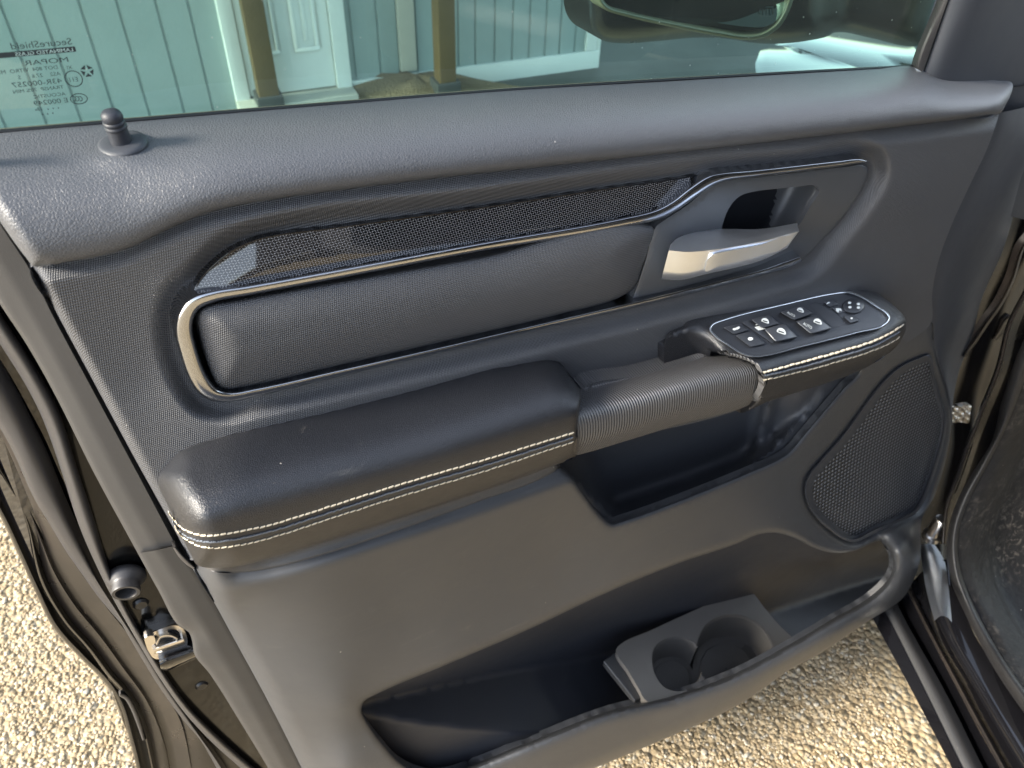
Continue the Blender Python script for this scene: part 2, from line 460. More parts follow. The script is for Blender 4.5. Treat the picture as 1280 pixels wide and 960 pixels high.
tps_trim = tps([(40, 340, .050), (250, 280, .054), (460, 245, .056), (700, 218, .056), (900, 196, .056), (1100, 176, .054), (1240, 155, .050),
                (140, 420, .046), (180, 480, .046), (200, 560, .050), (235, 690, .050), (160, 520, .047), (300, 520, .058), (420, 490, .060), (560, 455, .060),
                (700, 425, .060), (740, 460, .058), (820, 400, .060), (900, 385, .060), (1000, 350, .058), (1060, 330, .054), (1100, 300, .054), (1120, 240, .056),
                (1150, 380, .052), (1165, 405, .050), (1200, 260, .050), (900, 520, .055), (700, 560, .055), (300, 640, .055), (1100, 440, .055)])
trim_ol = [(38, 335), (48, 330), (80, 324), (120, 317), (160, 306), (200, 287), (235, 271), (270, 259), (330, 247), (460, 229), (560, 217), (700, 202), (900, 180), (1100, 157), (1248, 141), (1245, 155), (1232, 190), (1212, 232), (1188, 285), (1172, 330), (1165, 370), (1164, 403), (1140, 424), (1100, 440), (900, 520), (700, 560), (400, 620), (262, 690), (238, 700), (224, 678), (170, 580), (113, 474), (70, 394)]
b = fill(MB(), trim_ol, trim_w, 4.2, .03, rings=(1.2, 3, 6)); b.build('upper_trim_panel', M['weave'], door, angle=70)
# front lip turning away toward the hinge
lipA = [(1248, 141), (1245, 155), (1232, 190), (1212, 232), (1188, 285), (1172, 330), (1165, 370), (1164, 403), (1168, 436), (1184, 492), (1189, 530)]
lipB = [(1300, 130), (1296, 180), (1281, 219), (1267, 269), (1254, 312), (1227, 374), (1214, 424), (1200, 460), (1195, 480), (1191, 505), (1190, 532)]
A = [(x, y, .0405) for x, y in lipA]; B = [(x, y, -.004) for x, y in lipB]
mid = [((a[0]*.8+c[0]*.2)+2, (a[1]*.8+c[1]*.2), .038) for a, c in zip(A, B)]
md2 = [((a[0]*.3+c[0]*.7), (a[1]*.3+c[1]*.7), .018) for a, c in zip(A, B)]
b = loft(MB(), [A, mid, md2, B], 50, 5); b.build('front_lip', M['lip'], door)

# ---- glossy patterned strip
sT = yof([(243, 350), (330, 297), (600, 260), (880, 219)])
def strip_w(x, y): return .0462+.0062*np.clip((y-sT(x))/38, 0, 1)
b = fill(MB(), strip_ol, strip_w, 5, 0)
dst = b.build('decorative_strip', M['strip'], door, angle=60)
b = MB(); ribbon(b, [(245, 360, 2.5), (252, 348, 3), (268, 331, 3), (288, 315, 3), (310, 304, 3), (332, 297, 3), (420, 285, 3), (600, 260, 2.6), (760, 236, 2.4), (850, 223, 2.2), (880, 218, 2)], .0466, .0014, .006, 7); b.build('strip_edge', M['paint'], dst)
# ---- chrome moulding
ch = [(1083, 202, 3), (1076, 201, 6), (1050, 204, 8), (1000, 210, 9), (940, 217, 10), (905, 221, 12), (888, 226, 15), (866, 240, 15), (843, 257, 14), (822, 268, 14), (780, 278, 13), (600, 309, 12), (430, 341, 13), (310, 363, 14), (265, 371, 16), (243, 380, 19), (233, 394, 21), (230, 412, 22), (236, 440, 22), (246, 468, 22), (256, 484, 21), (268, 493, 17), (285, 496, 13), (320, 490, 11), (420, 467, 9), (560, 435, 8), (700, 402, 7.5), (820, 374, 8), (900, 354, 8), (960, 338, 8), (985, 330, 10), (1001, 323, 7)]
b = ribbon(MB(), ch, .0535, .0046, .02, 13, pw=2.8); b.build('chrome_moulding', M['chrome'], door, angle=50)
# ---- padded insert
ins_ol = [(246, 398), (250, 387), (262, 380), (290, 375), (400, 355), (600, 320), (815, 282), (818, 287), (812, 308), (802, 336), (793, 358), (780, 369), (700, 393), (560, 426), (420, 458), (300, 485), (282, 487), (272, 482), (262, 462), (250, 420)]
insL = cr(ins_ol, 6, True)
def ins_w(x, y):
    d = pdist(x, y, insL)
    return .0545+.0085*(1-(1-np.clip(d/48, 0, 1))**2)+rnd(d, 7, .008)
b = fill(MB(), ins_ol, ins_w, 6, .02); b.build('padded_insert', M['weave'], door, angle=70)
# ---- handle bezel with finger recess
bez_ol = [(819, 283), (835, 271), (858, 256), (880, 238), (897, 227), (940, 221), (1000, 214), (1060, 207), (1082, 206), (1085, 212), (1078, 236), (1055, 270), (1026, 303), (1004, 324), (980, 329), (900, 348), (840, 364), (800, 373), (790, 374), (794, 362), (806, 325)]
hole = [(903, 292), (906, 272), (914, 256), (925, 245), (940, 240), (970, 236), (1000, 233), (1018, 232), (1024, 238), (1014, 256), (996, 284), (975, 296), (930, 300)]
bezL = cr(bez_ol, 6, True)
b = fill(MB(), bez_ol, lambda x, y: .0505+.012*sst(70, 0, y-200)*sst(0, 1, x)*0+rnd(pdist(x, y, bezL), 5, .003)-.012*np.exp(-((x-955)/90)**2-((y-292)/34)**2), 6, .02, holes=[hole], hskirt=.004, rings=(1.2, 3))
b.build('handle_bezel', M['bezel'], door, angle=45)
def rec_w(x, y):
    return .010+.032*sst(962, 1022, x+(y-262)*.55)-0*x
b = fill(MB(), [(896, 300), (900, 262), (915, 244), (936, 234), (1000, 227), (1026, 226), (1032, 236), (1012, 270), (1000, 298), (970, 308), (920, 312)], lambda x, y: np.minimum(rec_w(x, y), .042), 5, 0, mi=0)
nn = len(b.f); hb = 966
b.m = [1 if (sum(b.v[i][0] for i in f)/len(f)) < P(965., 262., .01)[0] else 0 for f in b.f]  # deep left part coloured black for the shade inside the recess
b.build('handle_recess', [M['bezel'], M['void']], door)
# ---- door handle
hv = [(841, 302, .060), (848, 298, .058), (895, 287, .058), (952, 287, .060), (995, 279, .066), (1000, 283, .069),   # back edge 0-5
      (836, 313, .074), (892, 313, .088), (999, 291, .080),                                                      # crease 6-8
      (826, 346, .066), (834, 351, .064), (881, 342, .078), (956, 324, .074), (981, 315, .072), (991, 301, .072)]    # lower edge 9-14
def hf():
    top = [(838, 306, .058), (846, 298, .056), (895, 287, .055), (952, 286, .058), (996, 279, .065)]
    cre = [(836, 313, .073), (860, 315, .082), (893, 312, .088), (950, 302, .085), (999, 289, .079)]
    lo = [(829, 340, .071), (850, 343, .076), (883, 337, .082), (950, 321, .080), (987, 305, .076)]
    bt = [(827, 349, .064), (850, 350, .068), (881, 343, .074), (953, 325, .072), (984, 310, .068)]
    rows = []
    def mixr(a, c, t): return [tuple(np.array(p)*(1-t)+np.array(q)*t) for p, q in zip(a, c)]
    bk = [(x+1, y+1, w-.02) for x, y, w in top]; bb = [(x, y-1, w-.02) for x, y, w in bt]
    return [bk, top, mixr(top, cre, .5), mixr(top, cre, .9), cre, mixr(cre, lo, .12), mixr(cre, lo, .5), mixr(cre, lo, .9), lo, bt, bb]
hface = tps([(893, 312, .088), (950, 302, .085), (999, 289, .079), (883, 337, .082), (950, 321, .080), (987, 305, .076), (860, 315, .082), (850, 343, .076)])
mb = MB(); rows = [resamp(r, 40) for r in hf()]
G = np.array([P(r[:, 0], r[:, 1], r[:, 2]) for r in rows]); mb.grid(list(G))
for k in (0, -1): mb.add([g[k] for g in G], [tuple(range(len(G)))])
hd = mb.build('door_handle', M['silver'], door, angle=70)
mb = MB(); fill(mb, [(882, 339), (884, 326), (890, 319), (900, 316), (950, 306), (990, 295), (989, 301), (982, 308), (972, 314), (950, 319), (900, 332)], lambda x, y: hface(x, y)+.0012, 3, .003, rings=(1,))
mb.build('handle_face', M['silver'], hd)

# ================================================================== ARMREST
arm_top = [(190, 585), (200, 573), (212, 565), (232, 556), (300, 532), (420, 503), (520, 478), (600, 456), (640, 446), (668, 444), (694, 449), (712, 468), (727, 487)]
arm_bot = [(190, 590), (196, 604), (212, 640), (224, 668), (241, 700), (262, 710), (292, 709), (330, 700), (405, 677), (500, 648), (600, 614), (719, 572)]
# fractions measured between level lines: back edge and lower seam
aT = yof([(180, 580), (232, 556), (300, 532), (420, 503), (520, 478), (600, 456), (660, 440), (730, 424)]); aB = yof([(180, 745), (250, 722), (292, 709), (330, 700), (405, 677), (500, 648), (600, 614), (730, 568)])
aP = prof([(0, .050), (.12, .070), (.25, .088), (.38, .103), (.48, .112), (.58, .1185), (.68, .121), (.85, .1205), (1, .113)])
arm_ol = [(194, 594), (197, 580), (204, 571), (215, 564), (235, 555), (300, 532), (420, 503), (520, 478), (600, 456), (640, 446), (668, 444), (690, 448), (702, 456), (713, 470), (727, 487), (727, 494), (722, 530), (719, 571), (700, 579), (600, 615), (500, 648), (405, 678), (330, 700), (292, 709), (262, 710), (246, 706), (239, 694), (224, 664), (210, 632), (196, 603)]
armL = cr([(262, 710), (246, 706), (239, 694), (224, 664), (210, 632), (196, 603), (194, 590), (199, 576)], 5)
armR = cr([(640, 446), (668, 444), (690, 448), (702, 456), (713, 470), (727, 487)], 5)
armB = cr([(719, 571), (700, 579), (600, 615), (500, 648), (405, 678), (330, 700), (292, 709), (262, 710), (246, 706)], 6)
armK = cr([(199, 576), (215, 564), (235, 555), (300, 532), (420, 503), (520, 478), (600, 456), (640, 446), (668, 444)], 6)
armE = cr([(727, 487), (727, 494), (722, 530), (719, 571)], 4)
def arm_w(x, y):
    f = np.clip((y-aT(x))/(aB(x)-aT(x)), 0, 1)
    w = aP(f)
    w = w+rnd(pdist(x, y, armL, False), 42, .040)+rnd(pdist(x, y, armR, False), 34, .016)+rnd(pdist(x, y, armB, False), 9, .008)+rnd(pdist(x, y, armK, False), 9, .010)+rnd(pdist(x, y, armE, False), 5, .005)
    return w
b = fill(MB(), arm_ol, arm_w, 6, .05); arm = b.build('armrest', M['leather'], door, angle=80)
def stitches(mb, path, wf, lenpx, gap, wd, mi=0, off=.0006):
    c = cr(path, 1.5); s = np.concatenate([[0], np.cumsum(np.hypot(np.diff(c[:, 0]), np.diff(c[:, 1])))])
    t = 0; i = 0
    while t < s[-1]-lenpx:
        k = 1-.45*t/s[-1] if False else 1
        tt = np.linspace(t, t+lenpx, 4)
        q = np.stack([np.interp(tt, s, c[:, 0]), np.interp(tt, s, c[:, 1])], -1)
        j = (random.random()-.5)*.7
        ribbon(mb, [(q[0, 0], q[0, 1]+j+.5, wd*.6), (q[1, 0], q[1, 1]+j, wd), (q[2, 0], q[2, 1]+j, wd), (q[3, 0], q[3, 1]+j-.5, wd*.6)], wf=wf, h=.0005, back=.002, n=5, mi=mi, step=2, off=off)
        t += lenpx+gap
s_up = [(211, 641), (217, 650), (228, 661), (242, 667.5), (260, 670), (285, 667.5), (340, 656), (405, 636), (500, 606), (600, 577), (718, 541)]
s_mid = [(216, 653), (225, 665), (240, 674), (262, 678), (286, 676), (340, 664), (405, 643.5), (500, 613), (600, 584), (718, 546.5)]
s_lo = [(219, 659), (224, 668), (233, 675), (248, 682.5), (265, 685.5), (287, 684), (340, 672), (405, 651), (500, 621), (600, 591), (718, 552)]
b = MB(); stitches(b, s_up, arm_w, 7, 1.4, 1.45); stitches(b, s_lo, arm_w, 7, 1.4, 1.45); stitches(b, s_mid, arm_w, 4, .2, 1.7, 1)
b.build('stitching', [M['thread'], M['threadgrey']], arm)
# ---- pull handle
gT = yof([(700, 494), (728, 487), (800, 469), (845, 456), (877, 447), (900, 441), (970, 428)]); gB = yof([(700, 574), (720, 569), (780, 552), (850, 531), (912, 515), (935, 508), (970, 499)])
gP = prof([(0, .074), (.1, .088), (.25, .104), (.4, .113), (.6, .117), (.85, .114), (1, .102)])
pull_ol = [(728, 487), (800, 469), (845, 456), (877, 446), (892, 442), (912, 443), (932, 449), (946, 457), (954, 467), (954, 482), (947, 497), (935, 507), (912, 515), (850, 531), (780, 552), (725, 568), (719, 569), (719, 560), (722, 530)]
pullR = cr([(892, 442), (912, 443), (932, 449), (946, 457), (954, 467), (954, 482), (947, 497), (935, 507)], 4)
pullC = cr(pull_ol, 4, True)
def pull_w(x, y):
    f = np.clip((y-gT(x))/(gB(x)-gT(x)), 0, 1)
    return gP(f)+rnd(pdist(x, y, pullR, False), 6, .006)
b = fill(MB(), pull_ol, pull_w, 6, .035); b.build('pull_handle', M['rib'], door, angle=80)

# ================================================================== SWITCH POD
def mkplane(a, b_, c):
    A_, B_, C_ = [P(*map(float, p))+BASE for p in (a, b_, c)]
    n = np.cross(B_-A_, C_-A_); n /= np.linalg.norm(n)
    if n[1] < 0: n = -n
    return A_, n
PL = mkplane((887, 400, .066), (1090, 364, .062), (955, 456, .124))
def onpl(x, y, h=0.0):
    r = rloc(x, y); o = np.array([0, 0, D]); a = PL[0]+PL[1]*h
    t = ((a-o) @ PL[1])/(r @ PL[1])
    return r*np.asarray(t)[..., None]+o-BASE
def plw(x, y, h=0.0): return onpl(np.asarray(x, float), np.asarray(y, float), h)[..., 2]
pod_edge = yof([(820, 490), (880, 478), (952, 462), (995, 450), (1045, 438), (1095, 422), (1131, 401), (1145, 396)])    # top face rolls over here
pod_ol = [(830, 450), (830, 430), (836, 415), (850, 406), (887, 398), (980, 376), (1052, 361), (1075, 358), (1090, 363), (1107, 374), (1125, 389), (1132, 399), (1132, 411), (1126, 426), (1112, 441), (1075, 463), (995, 491), (960, 502), (938, 512), (925, 516), (900, 490), (872, 474), (850, 474), (832, 470)]
podR = cr([(1075, 358), (1090, 363), (1107, 374), (1125, 389), (1132, 399), (1132, 411), (1126, 426), (1112, 441)], 4)
podB = cr([(1112, 441), (1075, 463), (995, 491), (960, 502), (938, 512)], 5)
podL = cr([(830, 450), (830, 430), (836, 415), (850, 406)], 5)
def pod_w(x, y):
    e = pod_edge(x); top = plw(x, y)-.0012; we = plw(x, e)
    d = y-e
    side = we+.004-.010*np.clip((d-0)/45, 0, 2)**1.6
    k = 5.0; h = np.clip(.5+.5*((side-top))/.012, 0, 1)
    w = side*(1-h)+top*h-.012*h*(1-h)
    w = w+rnd(pdist(x, y, podR, False), 12, .012)+rnd(pdist(x, y, podB, False), 10, .014)+rnd(pdist(x, y, podL, False), 10, .014)
    left = 1-sst(862, 902, x+(y-430)*-.7)
    w = w*(1-left)+np.minimum(w, .072)*left-.004*left
    return np.where(inside(x, y, pullC), np.minimum(w, pull_w(x, y)-.006), w)
b = fill(MB(), pod_ol, pod_w, 5, .05); pod = b.build('switch_pod', M['leather'], door, angle=80)
b = MB()
stitches(b, [(953, 467), (995, 455.5), (1045, 442), (1095, 426), (1120, 413), (1131, 405)], pod_w, 6, 1.3, 1.3)
stitches(b, [(953, 476), (995, 466.5), (1045, 453), (1095, 437), (1118, 426), (1126, 420)], pod_w, 6, 1.3, 1.3)
stitches(b, [(953, 471), (995, 461), (1045, 447.5), (1095, 431.5), (1129, 413)], pod_w, 5, .2, 1.6, 1)
b.build('stitching', [M['thread'], M['threadgrey']], pod)
b = MB(); ribbon(b, [(900, 442, 1.5), (908, 442.5, 3), (918, 444, 4), (936, 450, 4), (950, 459, 4), (955, 472, 4), (955, 486, 4), (948, 500, 4), (936, 511, 3)], wf=lambda x, y: np.maximum(pod_w(x, y), .09), h=.0012, back=.006, off=-.0015)
b.build('seam_piping', M['rib'], pod)
def pprism(mb, ol, h0, h1, mi=0, smooth=True, step=3, dome=0):
    c = cr(ol, step, True) if smooth else np.array(ol, float)
    a = onpl(c[:, 0], c[:, 1], h0); d = onpl(c[:, 0], c[:, 1], h1)
    cen = c.mean(0); ci = cen+(c-cen)*.9; d2 = onpl(ci[:, 0], ci[:, 1], h1+dome)
    mb.grid([a, d, d2], mi, close=True); mb.add(d2, [tuple(range(len(d2)))], mi)
bz_ol = [(888, 411), (891, 406), (900, 402), (980, 381), (1045, 367), (1060, 366), (1077, 372), (1095, 383), (1107, 391), (1111, 397), (1107, 404), (1070, 415), (995, 434), (955, 444), (940, 444.5), (925, 440), (908, 429), (895, 420)]
b = MB(); pprism(b, bz_ol, -.006, .0026); plate = b.build('switch_plate', M['button'], door, angle=40)
b = MB(); c = cr(bz_ol, 3, True); cen = c.mean(0)
t_ = np.roll(c, -1, 0)-np.roll(c, 1, 0); t_ /= np.linalg.norm(t_, axis=1)[:, None]; nn_ = np.stack([-t_[:, 1], t_[:, 0]], -1)
rows = []
for s_, h_ in ((-2.3, -.001), (-2.1, .002), (-1.1, .0040), (.2, .0040), (1.0, .0032), (1.2, .001)): rows.append(onpl(*(c+nn_*s_).T, h_))
b.grid(rows, 0, close=True); b.build('chrome_ring', M['ring'], plate, angle=80)
def pod_sw(name, ol, h, sym=(), dome=.0008):
    ca_ = np.array(ol).mean(0); ol = [tuple(ca_+(np.array(q_)-ca_)*1.07) for q_ in ol]; mb = MB(); pprism(mb, ol, 0, h, 0, False, 2.5, dome)
    for i_, sy in enumerate(sym):
        c = np.array(sy[1] if isinstance(sy, tuple) else sy, float); a = onpl(c[:, 0], c[:, 1], h+dome+.0004+.0003*i_); mb.add(a, [tuple(range(len(a)))], 0 if isinstance(sy, tuple) else 1)
    o = mb.build(name, [M['key'], M['white']], plate, angle=40)
    return o
def quadr(a, b_, c, d): # rounded quad from four corners
    p = [np.array(q, float) for q in (a, b_, c, d)]; out = []
    for i in range(4):
        q, pr, nx = p[i], p[i-1], p[(i+1) % 4]
        out += [tuple(q+(pr-q)*.12), tuple(q+(pr-q)*.03+(nx-q)*.03), tuple(q+(nx-q)*.12)]
    return out
def ell(cx, cy, rx, ry, n=12): return [(cx+rx*math.cos(2*math.pi*i/n), cy+ry*math.sin(2*math.pi*i/n)) for i in range(n)]
def car_door_sym(cx, cy, k=1.0):
    # window outline: arch on top, slot below, drawn as separate white shapes
    arch = [(-4.4, 1.0), (-4.4, -.6), (-3.0, -2.4), (-.8, -3.2), (1.8, -2.9), (4.2, -1.0), (5.4, 1.4), (5.6, 3.8), (4.0, 4.2), (.0, 3.0)]
    bar = [(-2.9, .2), (-2.2, -.5), (3.4, 1.4), (3.6, 2.3), (2.8, 2.7), (-2.4, 1.0)]
    f_ = lambda s: [(cx+x*k, cy+y*k) for x, y in s]
    return [f_(arch), ('dark', f_(bar))]
pod_sw('lock_switch', quadr((905, 409.5), (925, 405), (936, 412.5), (918, 417.5)), .0035, [ell(918, 411.5, 2.2, 1.5), [(919, 410), (924, 407.8), (925, 410), (922, 412), (920, 412)]])
pod_sw('lock_switch', quadr((920, 419.5), (939, 415), (957, 429.5), (938, 433.5)), .0035, [ell(938, 423.5, 3.4, 2.2)], .0012)
pod_sw('window_lock_switch', quadr((928, 403.5), (936, 401.5), (973, 424), (964, 428)), .0028, [[(943, 409), (952, 406.5), (957, 411), (948, 413)], [(944, 405.6), (949, 404.4), (950, 405.4), (945, 406.6)]])
pod_sw('window_switch', quadr((940, 399.5), (961, 394.5), (974, 404), (953, 410)), .0062, car_door_sym(956, 400.5, .95))
pod_sw('window_switch', quadr((956, 411.5), (981, 405), (996, 421), (970, 426.5)), .0062, car_door_sym(976, 413.5, 1.15))
auto = lambda cx, cy: [[(cx-5, cy+.5), (cx-3.2, cy), (cx-2.2, cy+3), (cx-4, cy+3.4)], [(cx-2.6, cy-.2), (cx-.8, cy-.6), (cx+.2, cy+2.4), (cx-1.6, cy+2.9)], [(cx-.2, cy-.8), (cx+1.6, cy-1.2), (cx+2.6, cy+1.8), (cx+.8, cy+2.3)], [(cx+2, cy-1.3), (cx+3.6, cy-1.8), (cx+4.6, cy+1.2), (cx+3.0, cy+1.7)]]
pod_sw('window_switch', quadr((976, 390), (1001, 383.5), (1016, 391.5), (993, 399.5)), .0062, car_door_sym(1000, 387.3, .85))
pod_sw('window_switch', quadr((996, 402), (1021, 395), (1039, 410), (1014, 416.5)), .0062, car_door_sym(1021.5, 401.5, 1.05))
# finger wells
for ol in ([(973, 392), (978, 390), (1013, 414), (1002, 420), (984, 410)], [(1013, 380), (1018, 378), (1056, 404), (1042, 409), (1025, 394)]):
    mb = MB(); pprism(mb, ol, 0, .0028, 0, True, 2.5, -.0022); mb.build('finger_well', M['bezel'], plate)
mb = MB(); pprism(mb, ell(1067, 382.5, 14, 9.5, 24), 0, .0035, 0, True, 3, .001)
for dx, dy in ((-5, -3), (6, -1.5), (-4.5, 2.5), (6, 3)):
    c = np.array(ell(1067+dx, 381.5+dy, 2.2, 1.6, 10)); mb.add(onpl(c[:, 0], c[:, 1], .005), [tuple(range(10))], 1)
mb.build('mirror_dial', [M['button'], M['white']], plate, angle=40)
pod_sw('mirror_button', quadr((1030, 378.5), (1041, 375.5), (1048, 380.5), (1037, 383.5)), .0032, [[(1033, 380.5), (1034, 378), (1037, 377.4), (1037.5, 378.4), (1035.5, 379.4)]])
pod_sw('mirror_button', quadr((1040, 385.5), (1050, 383), (1058, 389), (1048, 392)), .0025, [[(1045, 388.5), (1045, 385.2), (1051, 385.5), (1052.5, 389), (1049, 388), (1048, 391)]])
pod_sw('mirror_button', quadr((1055, 396), (1064, 393.5), (1074, 400.5), (1063, 403.5)), .004, [ell(1064.5, 397.8, 1.7, 1.3, 8)])

# AUTO lettering on the front window switches
def text_mesh(body, size, font=None):
    cu = bpy.data.curves.new('t', 'FONT'); cu.body = body; cu.size = size; cu.resolution_u = 3
    o = bpy.data.objects.new('t', cu); COL.objects.link(o)
    dg = bpy.context.evaluated_depsgraph_get(); dg.update()
    me = bpy.data.meshes.new_from_object(o.evaluated_get(dg))
    vs = np.array([v.co[:] for v in me.vertices]) if len(me.vertices) else np.zeros((0, 3)); fs = [tuple(p.vertices) for p in me.polygons]
    bpy.data.objects.remove(o); bpy.data.curves.remove(cu); bpy.data.meshes.remove(me)
    return vs, fs
def pod_text(mb, body, x, y, ux, uy, vx, vy, h, mi=0):
    vs, fs = text_mesh(body, 1.0)
    px = x+vs[:, 0]*ux+vs[:, 1]*vx; py = y+vs[:, 0]*uy+vs[:, 1]*vy
    mb.add(onpl(px, py, h), fs, mi)
mb = MB()
pod_text(mb, 'AUTO', 983.5, 391.5, 3.5, 1.9, 1.4, -3.8, .0078); pod_text(mb, 'AUTO', 1003.5, 405.5, 3.9, 2.2, 1.7, -4.6, .0078)
mb.build('switch_lettering', M['white'], plate, smooth=False)

# ================================================================== LOWER PANEL
spk = [(1162, 443), (1147, 447), (1124, 458), (1102, 478), (1080, 506), (1053, 543), (1025, 575), (1009, 595), (1005, 612), (1009, 630), (1018, 645), (1035, 661), (1055, 675), (1068, 678), (1092, 667), (1128, 651), (1145, 641), (1158, 618), (1172, 580), (1182, 540), (1183, 522), (1177, 500), (1168, 468)]
well = [(697, 560), (697, 580), (706, 586), (727, 613), (752, 645), (764, 654), (780, 650), (867, 618), (945, 586), (968, 576), (986, 565), (1005, 543), (1026, 518), (1055, 484), (1074, 462), (1060, 440), (950, 470), (800, 520)]
pock = [(452, 888), (455, 877), (470, 868), (560, 830), (660, 787), (760, 740), (854, 702), (920, 680), (948, 668), (970, 666), (994, 673), (1020, 686), (1046, 691.5), (1070, 688), (1092, 678), (1100, 676), (1108, 684), (1115, 697), (1116, 710), (1109, 725), (1086, 747), (1040, 774), (986, 806), (920, 841), (853, 866), (760, 889), (660, 928), (587, 957), (560, 966), (530, 966), (500, 952), (478, 928), (460, 904)]
low_ol = [(240, 698), (262, 700), (292, 699), (330, 690), (405, 667), (500, 638), (600, 604), (700, 560), (800, 530), (900, 490), (1000, 470), (1080, 450), (1125, 425), (1150, 413), (1164, 403), (1168, 436), (1184, 492), (1189, 528), (1182, 575), (1168, 620), (1152, 650), (1151, 673), (1150, 700), (1143, 723), (1129, 747), (1086, 776), (1020, 820), (986, 838), (953, 862), (920, 883), (853, 914), (744, 960), (600, 1020), (400, 1010), (378, 962), (340, 886), (275, 766)]
low_t = tps([(245, 705, .045), (262, 712, .074), (330, 702, .088), (405, 680, .094), (500, 652, .097), (600, 618, .098), (690, 590, .098), (300, 760, .066), (345, 880, .058), (385, 965, .058), (400, 800, .082),
             (500, 760, .088), (600, 720, .090), (700, 690, .090), (430, 880, .088), (455, 870, .089), (560, 822, .098), (660, 778, .100), (760, 732, .102), (854, 694, .102), (920, 670, .100),
             (780, 662, .094), (867, 628, .092), (945, 595, .088), (990, 573, .080), (1010, 550, .074), (1040, 510, .066), (1075, 465, .058), (1130, 430, .053), (1165, 405, .046), (1010, 600, .082), (1005, 630, .092), (1000, 660, .102), (1046, 685, .106), (1092, 672, .104),
             (1165, 440, .046), (1180, 500, .044), (1184, 530, .046), (1170, 600, .058), (1150, 645, .085),
             (1125, 690, .142), (1140, 710, .150), (1120, 730, .158), (1095, 760, .162), (1040, 795, .167), (990, 825, .168), (920, 860, .165), (853, 888, .158), (760, 920, .148), (660, 955, .136), (587, 985, .122), (500, 990, .106), (430, 960, .090), (455, 910, .088)])
pockF = cr([(1100, 676), (1108, 684), (1115, 697), (1116, 710), (1109, 725), (1086, 747), (1040, 774), (986, 806), (920, 841), (853, 866), (760, 889), (660, 928), (587, 957), (540, 968)], 6)
spkL = cr(spk, 6, True); wellL = cr(well, 6, True); pockL = cr(pock, 6, True)
lowRim = cr([(1151, 660), (1151, 690), (1143, 723), (1129, 747), (1086, 776), (1020, 820), (986, 838), (953, 862), (920, 883), (853, 914), (744, 960), (600, 1020)], 6)
lowL = cr([(240, 700), (275, 766), (340, 886), (378, 962), (400, 1010)], 6)
lowRt = cr([(1164, 403), (1168, 436), (1184, 492), (1189, 528), (1182, 575), (1168, 620)], 6)
def low_w(x, y):
    w = low_t(x, y)
    w = w+rnd(pdist(x, y, wellL), 7, .006)+rnd(pdist(x, y, pockL), 8, .006)+rnd(pdist(x, y, pockF, False), 20, .012)
    w = w+rnd(pdist(x, y, lowRim, False), 14, .012)+rnd(pdist(x, y, lowL, False), 22, .020)+rnd(pdist(x, y, lowRt, False), 6, .006)
    w = w-.014*(1-sst(0, 30, pdist(x, y, armB, False)))*sst(240, 300, x)
    d = pdist(x, y, spkL); d = np.where(inside(x, y, spkL), 0, d)
    w = w-.004*(1-sst(0, 7, d))
    return w
b = fill(MB(), low_ol, low_w, 4.6, .03, holes=[well, pock, spk], hskirt=.008)
low = b.build('lower_panel', M['hard'], door, angle=70)
ledL = cr([(700, 583), (690, 592), (600, 627), (500, 663), (405, 694), (335, 712), (300, 716), (262, 713)], 5)
b = fill(MB(), [(250, 702), (292, 702), (330, 692), (405, 670), (500, 640), (600, 606), (692, 574), (700, 583), (690, 592), (600, 627), (500, 663), (405, 694), (335, 712), (300, 716), (262, 713)], lambda x, y: low_w(x, y)+.0022+rnd(np.minimum(pdist(x, y, ledL, False), 5), 5, .003), 3.5, .003, rings=(1.2, 3))
b.build('padded_ledge', M['leatherette'], door)
# pull pocket interior
well_t = tps([(x, y, float(low_t(np.array([x]), np.array([y]))[0])) for x, y in well])
def well_w(x, y):
    w = .056-.040*sst(0, 60, x-700-(y-590)*.5)*sst(0, 30, (670-y))
    w = w+.030*sst(930, 1000, x+(y-540)*.2)
    w = w+.012*np.exp(-((x+(y-540)*.25-952)/9)**2)
    bottom = np.interp(x, [690, 764, 867, 945, 1005, 1080], [600, 660, 624, 592, 550, 465])
    return np.minimum(w+.055*(1-sst(0, 46, bottom-y))**1.5, well_t(x, y)-.016)
b = fill(MB(), [(690, 556), (690, 582), (722, 617), (748, 652), (764, 662), (784, 657), (867, 626), (948, 594), (972, 583), (992, 570), (1032, 522), (1084, 462), (1060, 430), (950, 450), (800, 500)], well_w, 6, 0)
b.build('pull_pocket', M['lip'], door, angle=80)
# speaker
spk_in = [(1160, 452), (1147, 456), (1130, 465), (1108, 486), (1086, 515), (1059, 552), (1030, 584), (1018, 600), (1014, 613), (1018, 628), (1026, 641), (1042, 655), (1058, 667), (1068, 670), (1090, 659), (1126, 643), (1141, 634), (1153, 612), (1166, 577), (1176, 539), (1177, 523), (1171, 502), (1164, 472)]
spk_t = tps([(x, y, float(low_t(np.array([x]), np.array([y]))[0])) for x, y in spk[::2]])
b = fill(MB(), spk_in, lambda x, y: spk_t(x, y)-.008, 5, .006)
sp = b.build('speaker_grille', M['grille'], door, angle=80)
b = MB(); sl = cr(spk, 4, True); si = cr(spk_in, 4, True); n = 160
def rsl(c):
    c = np.vstack([c, c[:1]]); s = np.concatenate([[0], np.cumsum(np.hypot(*np.diff(c, axis=0).T))]); t = np.linspace(0, s[-1], n+1)[:-1]
    return np.stack([np.interp(t, s, c[:, 0]), np.interp(t, s, c[:, 1])], -1)
o_, i_ = rsl(sl), rsl(si)
rows = []
for f_, dw in ((-.12, -.008), (.0, -.002), (.2, .001), (.45, .0005), (.6, -.005), (1.1, -.0075)):
    q = o_*(1-f_)+i_*f_; ww = spk_t(q[:, 0], q[:, 1])+dw
    rows.append(P(q[:, 0], q[:, 1], ww))
